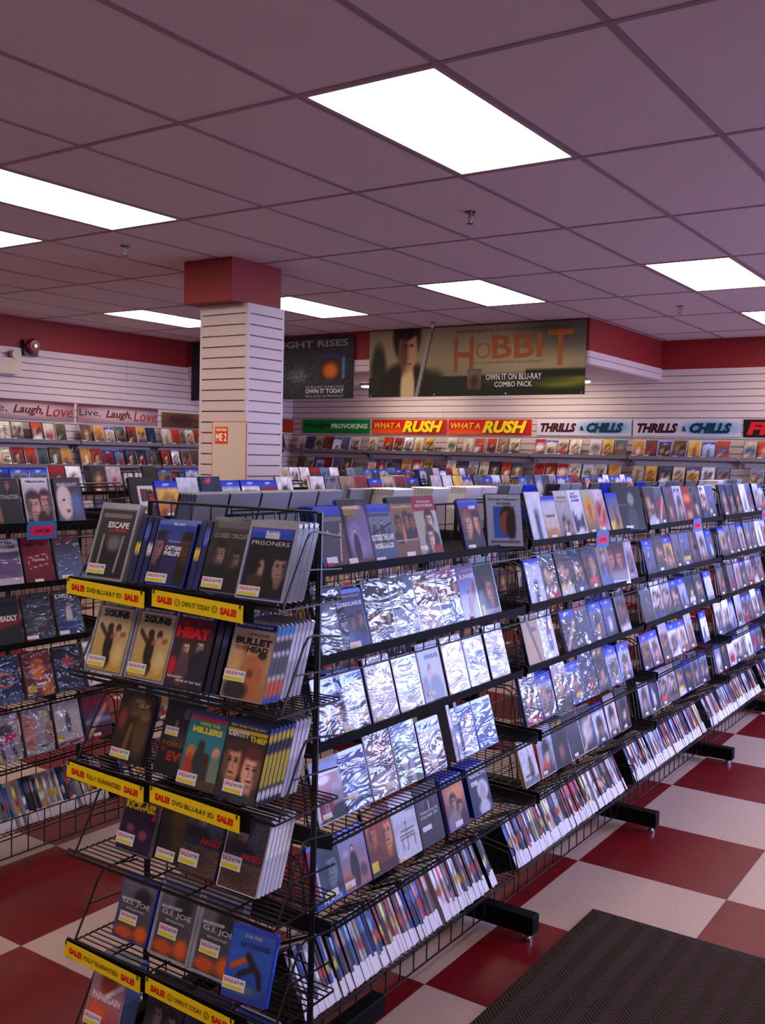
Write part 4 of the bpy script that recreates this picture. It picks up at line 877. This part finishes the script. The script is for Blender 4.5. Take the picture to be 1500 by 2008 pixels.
    hc(1,-1.783,lab='red two women',stack=2,body='black',y=y-.004,sidec=(24,22,70),texts=[RT,('THE',.12,.82,.2,.06,(190,20,40),.04),('HEAT',.05,.66,.85,.15,(215,20,40),.08),('THE FUNNIEST',.05,.12,.4,.03,(220,220,225),.02),('MOVIE OF THE YEAR',.3,.08,.65,.03,(220,220,225),.02)],
       paint=S((110,26,40),(34,20,30),RENT,('r',.0,.36,1,1,(54,30,40)),('f',.35,.48,.14,SK2,(60,34,28)),('f',.72,.44,.14,SK2,(26,20,24)),('e',.35,.75,.17,.24,(90,60,70),.3),('e',.78,.75,.2,.3,(26,30,50),.3),('e',.08,.75,.1,.15,(190,20,40),.5)))
    spines(1,(-1.702,-1.679),(20,18,46),'dvd','dark red-lettered')
    hc(1,-1.592,lab='tan bare-chested man',stack=9,bn=4,band=[(0,.13,(50,140,220)),(.2,.34,(60,60,76)),(.38,.66,(90,90,100)),(.7,.9,(215,90,40)),(.93,1,(50,90,190))],body='clear',keeper=False,sidec=(212,210,216),sticker=(.0,.22,.5,.14,'sale'),texts=[RT,('STALLONE',.4,.82,.45,.035,(50,50,60)),('BULLET',.1,.7,.85,.09,(30,28,34),.06),('TO THE',.12,.63,.25,.05,(130,30,30),.04),('HEAD',.4,.61,.5,.08,(30,28,34),.06)],
       paint=S((190,180,165),(170,110,50),('r',0,0,1,.09,(16,40,150)),('e',.6,.7,.28,.3,(175,105,65),.25),('e',.8,.47,.11,.1,(185,115,75),.25),('e',.8,.41,.11,.05,(40,30,26),.3),('l',.45,.65,.35,.3,.05,(180,110,70)),('e',.58,.66,.08,.06,(110,66,46),.5),('e',.3,.9,.3,.14,(40,34,40),.5),('e',.15,.6,.15,.15,(205,160,110),.8)))
    # third shelf
    hc(2,-2.045,lab='murky gold hooded figure',body='black',y=1.80,sticker=(.05,.04,.55,.13,'sale'),texts=[('GOOD',.45,.84,.25,.06,(170,160,130)),('GUY',.55,.78,.3,.06,(200,195,190)),('ZOMBIE',.4,.68,.4,.08,(140,110,50))],
       paint=S((54,40,30),(40,26,16),('e',.55,.2,.3,.16,(110,84,40),.7),('e',.15,.4,.12,.16,(140,50,36),.7),('e',.75,.55,.2,.35,(84,62,34),.5),('e',.8,.3,.14,.09,(130,100,60),.4),('l',.45,.5,.35,.95,.06,(110,76,30))))
    hc(2,-1.868,lab='dark night with orange lettering',body='black',y=1.80,sticker=(.1,.52,.35,.12,'sale'),texts=[('TUCKER & DALE',.08,.38,.84,.06,(150,70,24),.03),('VS',.08,.30,.14,.05,(150,60,20),.03),('EVIL',.28,.18,.6,.14,(150,40,20),.06)],
       paint=S((32,30,34),(20,16,18),('e',.6,.15,.12,.08,(70,80,100),.3),('l',.35,.3,.3,.5,.04,(130,80,76)),('l',.7,.3,.75,.5,.05,(110,60,60)),('e',.5,.5,.3,.12,(60,44,44),.6)))
    hc(2,-1.745,lab='teal family group',body='black',stack=1,y=y+.004,sidec=(30,60,150),sticker=(.02,.04,.5,.15,'sale'),texts=[("WE'RE THE",.3,.82,.5,.045,(215,215,50),.03),('MILLERS',.15,.72,.75,.08,(220,215,40),.06)],
       paint=S((40,130,150),(50,110,120),('r',0,0,1,.09,(40,50,140)),('r',0,.06,1,.1,(190,40,50)),('e',.2,.55,.13,.1,(190,120,60),.4),('e',.2,.8,.15,.22,(170,60,40),.4),('e',.45,.44,.09,.08,(60,40,30),.3),('e',.45,.65,.16,.18,(40,50,60),.4),('e',.62,.62,.1,.1,(70,40,28),.3),('e',.62,.85,.2,.2,(56,50,46),.4),('e',.85,.5,.1,.08,SK,.3),('e',.87,.78,.14,.24,(110,130,110),.4),('r',0,.88,1,1,(80,60,40))))
    hc(2,-1.607,lab='brown-suited man and laughing woman',stack=10,bn=6,band=[(0,.07,(30,50,140)),(.1,.2,(215,190,60)),(.35,.74,(190,170,50)),(.8,.9,(210,210,215))],body='black',y=y-.003,keeper=False,sidec=(26,28,44),sticker=(.2,.1,.48,.15,'sale'),texts=[('RENT OR BUY ON BLU-RAY',.08,.92,.84,.035,(225,205,60),.02),('IDENTITY',.06,.8,.5,.07,(235,232,225),.05),('THIEF',.58,.77,.4,.07,(225,200,50),.05)],
       paint=S((16,40,130),(30,24,30),('r',0,.09,1,.13,(215,190,40)),('r',0,.13,1,1,(46,34,32)),('f',.27,.52,.32,(205,145,115),(60,40,30)),('f',.75,.58,.32,(225,165,145),(90,40,28),-1),('e',.2,.95,.22,.12,(40,44,60),.3),('e',.7,.99,.3,.1,(50,60,70),.4)))
    # fourth shelf
    y4=1.815
    hc(3,-2.03,lab='orange masked eyes',body='greyp',y=y4,sidec=(150,150,165),sticker=(.0,.08,.5,.16,'sale'),texts=[('KICK-ASS',.06,.58,.85,.12,(215,190,20),.06),('2',.84,.5,.13,.14,(190,20,40),.06)],
       paint=S((190,80,30),(30,20,50),('e',.5,.14,.5,.16,(215,110,40),.5),('e',.3,.15,.1,.04,(30,20,30),.4),('e',.7,.17,.1,.04,(30,20,30),.4),('r',0,.3,1,1,(34,22,54)),('e',.3,.68,.12,.06,(130,60,80),.6),('e',.7,.74,.12,.07,(140,70,90),.6)))
    hc(3,-1.895,lab='dark olive hooded-figure',body='black',y=y4+.01,sticker=(.1,.03,.5,.14,'sale'),paint=S((50,40,28),(30,22,14),('e',.6,.4,.3,.4,(84,64,34),.6),('e',.35,.2,.2,.1,(96,76,44),.6)))
    AR=lambda: S((80,84,110),(50,44,50),('f',.36,.2,.26,(130,110,120),(30,26,34)),('e',.3,.5,.4,.14,(30,30,44),.5),('r',0,.52,1,.62,(40,44,70)),('r',0,.62,1,1,(86,66,60)),('e',.4,.8,.4,.14,(60,44,42),.9),n=.3)
    hc(3,-1.79,lab='grey-blue man over a crowd, left red-lettered copy',body='black',y=y4,sticker=(.0,.1,.5,.18,'sale'),texts=[('ARGO',.45,.42,.5,.08,(200,24,40),.05)],paint=AR())
    hc(3,-1.64,lab='grey-blue man over a crowd, right red-lettered copy',stack=6,body='whitep',keeper=False,y=y4-.01,sidec=(215,215,228),sticker=(.0,.25,.5,.18,'sale'),texts=[RT,('ARGO',.45,.42,.5,.08,(200,24,40),.05)],paint=AR())
    # fifth shelf
    GJ=lambda: S((110,112,124),(60,50,56),('r',0,0,1,.06,(40,70,140)),('e',.65,.28,.25,.16,(40,40,48),.6),('l',.05,.36,.6,.34,.02,(190,190,200)),('e',.3,.9,.3,.1,(190,80,30),.7),('e',.8,.85,.2,.14,(205,90,30),.7),('e',.5,.6,.3,.1,(70,70,80),.8),n=.15)
    for x,l2,bd,kn in ((-2.04,'smoky grey with flames, leftmost of three alike','bluep','blu'),(-1.888,'smoky grey with flames, middle of three alike','clear','dvd'),(-1.735,'smoky grey with flames, right one of three alike','clear','dvd')):
        hc(4,x,kn,lab=l2,body=bd,y=y4,sidec=(20,60,190) if bd=='bluep' else (150,150,170),keeper=bd=='clear',sticker=(.12,.25,.5,.16,'sale'),texts=[('G.I. JOE',.1,.52,.8,.09,(205,205,215),.02),('RETALIATION',.25,.46,.5,.03,(200,200,210))],paint=GJ())
    hc(4,-1.585,'blu',lab='bright blue with a diving dark figure',body='bluep',y=1.775,yaw=.1,sidec=(30,80,190),sticker=(.0,.12,.5,.16,'sale'),texts=[('STAR TREK',.3,.85,.4,.05,(190,195,215)),('INTO DARKNESS',.25,.72,.65,.07,(24,40,100),.03)],
       paint=S((50,110,220),(24,60,150),('l',.1,.55,.5,.36,.05,(190,80,30)),('l',.45,.35,.75,.6,.06,(24,20,34)),('l',.75,.6,.8,.75,.05,(20,18,30)),('l',.3,.65,.6,.5,.05,(24,20,34)),('e',.4,.85,.35,.08,(90,100,130),.8)))
    # bottom shelf
    hc(5,-2.09,lab='hot pink and orange bodybuilder',stack=4,body='clear',sidec=(80,110,170),sticker=(.0,.06,.5,.16,'sale'),texts=[('PAIN&GAIN',.1,.42,.82,.1,(225,200,215),.05)],
       paint=S((200,180,195),(150,50,60),('e',.5,.3,.25,.24,(160,70,40),.5),('e',.55,.16,.12,.1,(90,50,40),.4),('e',.3,.75,.3,.12,(220,90,50),.7),('l',.5,.5,.9,.3,.04,(220,215,225))))
    hc(5,-1.9,lab='dark crowd of faces',body='black',y=1.79,sticker=(0,.05,.5,.14,'sale'),paint=S((24,24,36),(60,50,60),('f',.3,.55,.22,(120,100,110),(30,26,34)),('f',.72,.6,.2,(130,110,115),(30,26,34))))
    hc(5,-1.755,lab='dark blue gold-lettered',body='black',y=1.79,texts=[('ESCAPE FROM',.1,.85,.8,.05,(150,130,60))],paint=S((24,40,90),(40,40,60),('f',.4,.6,.25,(110,90,100),(20,18,26))))
    hc(5,-1.6,lab='blue white-striped',body='clear',y=1.79,paint=S((40,70,170),(120,120,150),('r',.1,.15,.9,.25,(200,190,60))))

def genre_tag(loc,rz,lb,txt='COURT TIME'):
    t=thing('genre_tag',lb,'label',loc,(0,0,rz),group='blue and pink shelf tags')
    MB().box(-.07,.07,0,.002,-.062,.0,lin((40,120,185))).box(-.062,.062,0,.0021,0,.008,lin((40,120,185))).box(-.056,.056,-.001,0,-.048,-.01,lin((215,30,90))).build('card',M['print'],t)
    l=MB(); put_text(l,txt,-.035,-.036,.07,.013,(110,10,40),-.002,.02); l.build('lettering',M['print'],t)

# ------------------------------------------------------------------ build everything
build_room(); wall_bits(); signs(); doormat(); sale_rack()
XM,YM=-1.60,2.04
gondola(XM,YM,5,'long right rack','black wire display rack, the long one on the right side',left_top=True,footy0=1.066-0.0)
HM=heroes_main()
cn=[0]*6
for r in range(5):
    c=[0]
    for k in range(5): fill_row(XM,YM,k,r,'long right rack',c,HM[r],sleeve=(r in (1,2,3)),seedbase=1,warm=-.85)
c=[0]
for k in range(5): fill_bin(XM,YM,k,.125,'long right rack',c,ye=1.18 if k else 1.13,seed=1)
# far side of the long rack: only the top row rises above it
for k in range(5):
    rg=random.Random(90+k); y=YM+k*SECP+.05; n=0
    while y<YM+k*SECP+1.1:
        n+=1
        wh=(k==0 and 1.0<y-YM<1.22) or (k==1 and y-YM-SECP<.5) or rg.random()<.08
        case('dvd',(XM-.60,y+.0675,ROWZ[0]+.006),-RZ90,16,'whitep' if wh else rg.choice(['clear','greyp','greyp','bluep','black']),side=rg.choice([(90,88,96),(30,30,40),(40,40,60)]),seed=rg.randint(0,9999),vis=.12,
             label=f'far side top row case, long right rack, {nth(n)} in section {k+1}',group='far side cases of the long right rack')
        for q in range(1,7 if wh else (5 if k==0 and y-YM<.75 else 1)): case('dvd',(XM-.60+q*.0155,y+.0675,ROWZ[0]+.006),-RZ90,16,'whitep' if wh else 'clear',side=(215,212,210) if wh else (60,70,110),seed=q,vis=.05,label='pale case at the back of the long right rack',group='far side cases of the long right rack')
        y+=.145
        if rg.random()<.2: y+=.12
XQ,YQ=-3.35,1.68
gondola(XQ,YQ,6,'left rack','black wire display rack, the long one on the left',footy0=.4,binz=.15,drop=.12,left_top=True)
def heroes_left():
    R0={(0,5):dict(at=2.3,step=.15,lab='dark two-men',body='greyp',texts=[('CONTRASTER',.0,.55,.95,.09,(150,150,155),.03)],paint=S((46,44,52),(30,36,46),('e',.2,.15,.1,.09,(130,90,80),.4),('f',.6,.12,.14,(140,95,85),HB),('e',.6,.65,.3,.35,(34,36,44),.3),('l',.2,.5,.25,.9,.06,(150,100,80)))),
        (0,6):dict(at=2.445,step=.15,lab='white-framed kissing faces',body='whitep',texts=[('THRILLS & CHILLS',.12,.89,.7,.045,(30,30,70),.05)],paint=S((205,200,212),(150,140,165),('f',.3,.6,.34,(205,160,160),(60,40,50)),('f',.75,.5,.26,(190,140,140),(70,40,44),-1),('r',0,0,1,.13,(215,212,222)),('r',.9,0,1,1,(90,80,100)))),
        (0,7):dict(at=2.585,step=.17,lab='grey close-up face',body='black',texts=[('INSIGHT',.12,.8,.75,.08,(190,190,200),.02)],paint=S((60,52,66),(80,90,130),('e',.3,.55,.3,.4,(215,195,195),.3),('e',.28,.5,.06,.02,(30,24,30),.4),('e',.4,.75,.08,.04,(150,70,70),.5),('e',.75,.6,.2,.25,(90,110,170),.8))),
        (0,8):dict(at=2.775,step=.15,lab='orange sunset with three heads',body='black',sticker=None,paint=S((50,36,60),(220,130,60),('f',.22,.25,.16,SK,HB),('f',.5,.25,.16,SK2,HB),('f',.8,.28,.15,SK,HBL),('e',.5,.72,.5,.18,(230,160,80),.6),('p',.5,.55,.4,(40,34,60)),('r',.05,.82,.25,.98,(220,200,40)))),
        (1,1):dict(step=.15,lab='black with a tilted photo frame',body='black',paint=S((30,28,36),(24,22,28),('r',.3,.2,1,.9,(205,200,205)),('r',.4,.28,.75,.6,(90,50,44)),('f',.85,.5,.2,(170,40,40),HB)))}
    R1={(0,5):dict(at=2.3,step=.14,lab='white-topped purple collage',pr='sleeve',body='whitep',texts=[('EYED',.3,.88,.5,.06,(60,40,110),.04),('BUTCHER',.1,.78,.8,.06,(60,40,110),.04)],paint=S((210,205,220),(90,70,110),('r',0,.28,1,.9,(96,70,120)),('r',0,.85,1,1,(180,170,185)))),
        (0,6):dict(at=2.445,step=.15,lab='crimson eyes with a white box',body='black',texts=[('Charlotte',.3,.47,.45,.06,(215,190,195))],sticker=(.3,.03,.3,.06,'plain'),paint=S((150,24,60),(90,14,36),('e',.28,.17,.14,.04,(60,10,30),.4),('e',.72,.17,.14,.04,(60,10,30),.4),('l',.15,.45,.85,.38,.008,(200,170,180)),('l',.85,.38,.88,.6,.008,(200,170,180)),('l',.88,.6,.2,.68,.008,(200,170,180)),('l',.2,.68,.15,.45,.008,(200,170,180)))),
        (0,7):dict(at=2.585,step=.17,lab='navy wrapped with red script',pr='sleeve',body='black',sticker=(.15,.04,.4,.07,'yellow'),paint=S((50,50,76),(90,110,160),('l',.1,.14,.35,.08,.035,(190,20,40)),('l',.45,.12,.8,.05,.035,(190,20,40)))),
        (0,8):dict(at=2.775,step=.15,lab='green and blue painted',body='clear',paint=S((90,130,90),(110,140,120),('e',.3,.5,.25,.4,(180,160,60),.8),('p',.7,.15,.5,(60,80,140))))}
    R2={(0,5):dict(at=2.3,step=.15,lab='black with a red diagonal band',body='black',texts=[('DEADLY',.2,.5,.7,.12,(210,205,210),.05)],paint=S((34,32,40),(24,24,30),('l',.0,.62,1,.45,.09,(120,20,34)))),
        (0,6):dict(at=2.445,step=.15,lab='charcoal',pr='sleeve',body='black',texts=[('ZODIAC',.15,.8,.7,.08,(110,110,120),.02)],sticker=(.0,.05,.4,.08,'red'),paint=S((46,46,56),(40,44,56),('e',.5,.6,.3,.1,(70,76,90),.9))),
        (0,7):dict(at=2.585,step=.18,lab='blue man in a pale jacket',pr='sleeve',body='black',texts=[('DRIVE',.08,.83,.84,.12,(225,222,225),.06)],sticker=(.05,.05,.35,.08,'plain'),paint=S((50,60,84),(40,56,96),('p',.5,.2,.6,(190,175,170),SK,HB),('e',.5,.8,.5,.12,(30,50,110),.6))),}
    R3={(0,5):dict(at=2.3,step=.15,lab='dark blue with an orange ring',pr='sleeve',body='black',paint=S((30,44,70),(34,50,84),('e',.5,.52,.28,.17,(190,80,60),.2),('e',.5,.52,.2,.11,(34,44,66),.3),('r',0,.06,.3,.2,(200,180,30)))),
        (0,6):dict(at=2.445,step=.15,lab='orange glowing lantern',pr='sleeve',body='black',sticker=(.4,.25,.35,.05,'plain'),paint=S((140,50,26),(70,24,20),('e',.5,.4,.25,.25,(205,110,30),.5),('e',.8,.85,.3,.2,(190,100,30),.7),('r',.05,.75,.35,.9,(200,170,30)))),
        (0,7):dict(at=2.585,step=.15,lab='black with red glow',pr='sleeve',body='black',paint=S((30,28,44),(36,40,60),('e',.5,.35,.25,.12,(170,40,36),.7))) }
    R4={(0,4):dict(at=2.2,step=.10,lab='dark plain',body='black',paint=S((40,36,48),(30,28,36))),
        (0,5):dict(at=2.3,step=.15,lab='pale pink with a red sash',pr='sleeve',body='greyp',paint=S((170,150,160),(150,130,140),('e',.5,.35,.3,.12,(50,36,44),.4),('e',.5,.55,.4,.08,(190,30,50),.4,-.2),('l',.3,.6,.35,.9,.06,(60,50,60)),('l',.65,.6,.8,.9,.06,(60,50,60)),('r',0,.85,.25,1,(205,190,30)))),
        (0,6):dict(at=2.445,step=.15,lab='weathered half-face',pr='sleeve',body='greyp',texts=[('MISSING',.55,.12,.4,.05,(50,50,60),.03)],paint=S((160,150,156),(150,140,140),('e',.2,.5,.26,.4,(180,110,80),.3),('e',.14,.35,.1,.02,(60,36,30),.4),('e',.15,.75,.14,.02,(110,50,40),.4),('e',.9,.6,.14,.2,(150,100,60),.7),('r',.65,.1,.9,.22,(205,190,30)))),
        (0,7):dict(at=2.585,step=.15,lab='pale with a crouching dark figure',pr='sleeve',body='black',paint=S((190,178,182),(180,160,160),('p',.5,.18,.5,(60,66,96),SK,HB),('r',0,.88,1,1,(120,20,36)),('r',0,.75,.25,.9,(205,190,30))))}
    return [R0,R1,R2,R3,R4]
HL=heroes_left()
for r in range(5):
    c=[0]
    for k in range(6):
        fill_row(XQ,YQ,k,r,'left rack',c,HL[r],sleeve=(r in (1,2,3)),vis=1 if (k<1 or r==0) else .1,seedbase=2)
c=[0]
for k in range(3): fill_bin(XQ,YQ,k,.15,'left rack',c,ye=1.2,seed=2)
XT,YT=-5.55,1.2
gondola(XT,YT,7,'back rack','black wire display rack, third from the right, behind the left rack',footy0=.4,rows=range(2),left_top=False)
for r in range(2):
    c=[0]
    for k in range(7): fill_row(XT,YT,k,r,'back rack',c,None,vis=.7 if r==0 else .1,seedbase=3)
# tags
genre_tag((XQ+.02,2.50,1.375),RZ90,'blue and pink shelf tag under the left rack’s top row')
genre_tag((XM+.02,3.98,1.375),RZ90,'blue and pink shelf tag, nearer one on the long right rack')
genre_tag((XM+.02,5.30,1.375),RZ90,'blue and pink shelf tag, middle one on the long right rack')
genre_tag((XM+.02,6.75,1.375),RZ90,'blue and pink shelf tag, far one on the long right rack')

# wall displays
def wall_display(axis,a0,a1,nsec,rows,where,seed,warm,gap=.02,stop=None):
    L=(a1-a0)/nsec
    for k in range(nsec):
        for ri,z in enumerate(rows):
            if axis=='x': loc=(a0+k*L,YB-.02,z); rot=(0,0,0)
            else: loc=(XL+.02,a0+k*L,z); rot=(0,0,RZ90)
            s=thing('display_shelf',f'grey shelf with cases on the {where}, {["upper","middle","lower"][ri]} row, {nth(k+1)} section','shelf',loc,rot,group=f'shelves on the {where}')
            l=L-gap
            MB().add([(0,0,-.05),(l,0,-.05),(l,-.16,-.012),(0,-.16,-.012),(0,0,-.044),(l,0,-.044),(l,-.16,-.006),(0,-.16,-.006)],[(3,2,1,0),(4,5,6,7),(0,1,5,4),(1,2,6,5),(2,3,7,6),(3,0,4,7)]).build('shelf_board',M['shelfgrey'],s)
            MB().box(0,l,-.166,-.16,-.034,.006).build('front_lip',M['shelfgrey'],s)
            for x in (.02,l-.02): MB().add([(x,0,-.05),(x,0,-.12),(x,-.12,-.02),(x+.004,0,-.05),(x+.004,0,-.12),(x+.004,-.12,-.02)],[(0,1,2),(5,4,3),(0,3,4,1),(1,4,5,2)]).build('bracket',M['shelfgrey'],s)
            rg=random.Random(seed*100+k*9+ri); x=.03; n=0
            while x+.14<l:
                n+=1
                if rg.random()<.07: x+=.08; continue
                st=(.0,-.0,.35,.09,'red') if rg.random()<.85 else None
                body=rg.choice(['black','black','clear','bluep','whitep']); kind='blu' if body=='bluep' else 'dvd'
                wx=warm(k,rg)
                if axis=='x': cl=(loc[0]+x+.0675,YB-.02-.148,z-.004); rz=0
                else: cl=(XL+.02+.148,loc[1]+x+.0675,z-.004); rz=RZ90
                case(kind,cl,rz+rg.uniform(-.03,.03),17+rg.uniform(-2,2),body,'sleeve' if rg.random()<.25 else 'gloss',seed=rg.randint(0,99999),sticker=st,vis=.9,warm=wx,
                    side=rg.choice([(24,24,30),(190,185,190)]),label=f'{{c}} disc case, {["upper","middle","lower"][ri]} row of {where}, section {k+1}, {nth(n)} along',group=f'cases on the {where}')
                x+=.145+abs(rg.gauss(0,.01))
wall_display('x',-8.75,2.0,9,(1.735,1.455,1.175),'back wall display',5,lambda k,rg:.2 if k<1 else (.75 if k<3 else .5))
wall_display('y',1.2,10.6,8,(1.75,1.495,1.235),'left wall display',6,lambda k,rg:.55)
emit_cases()
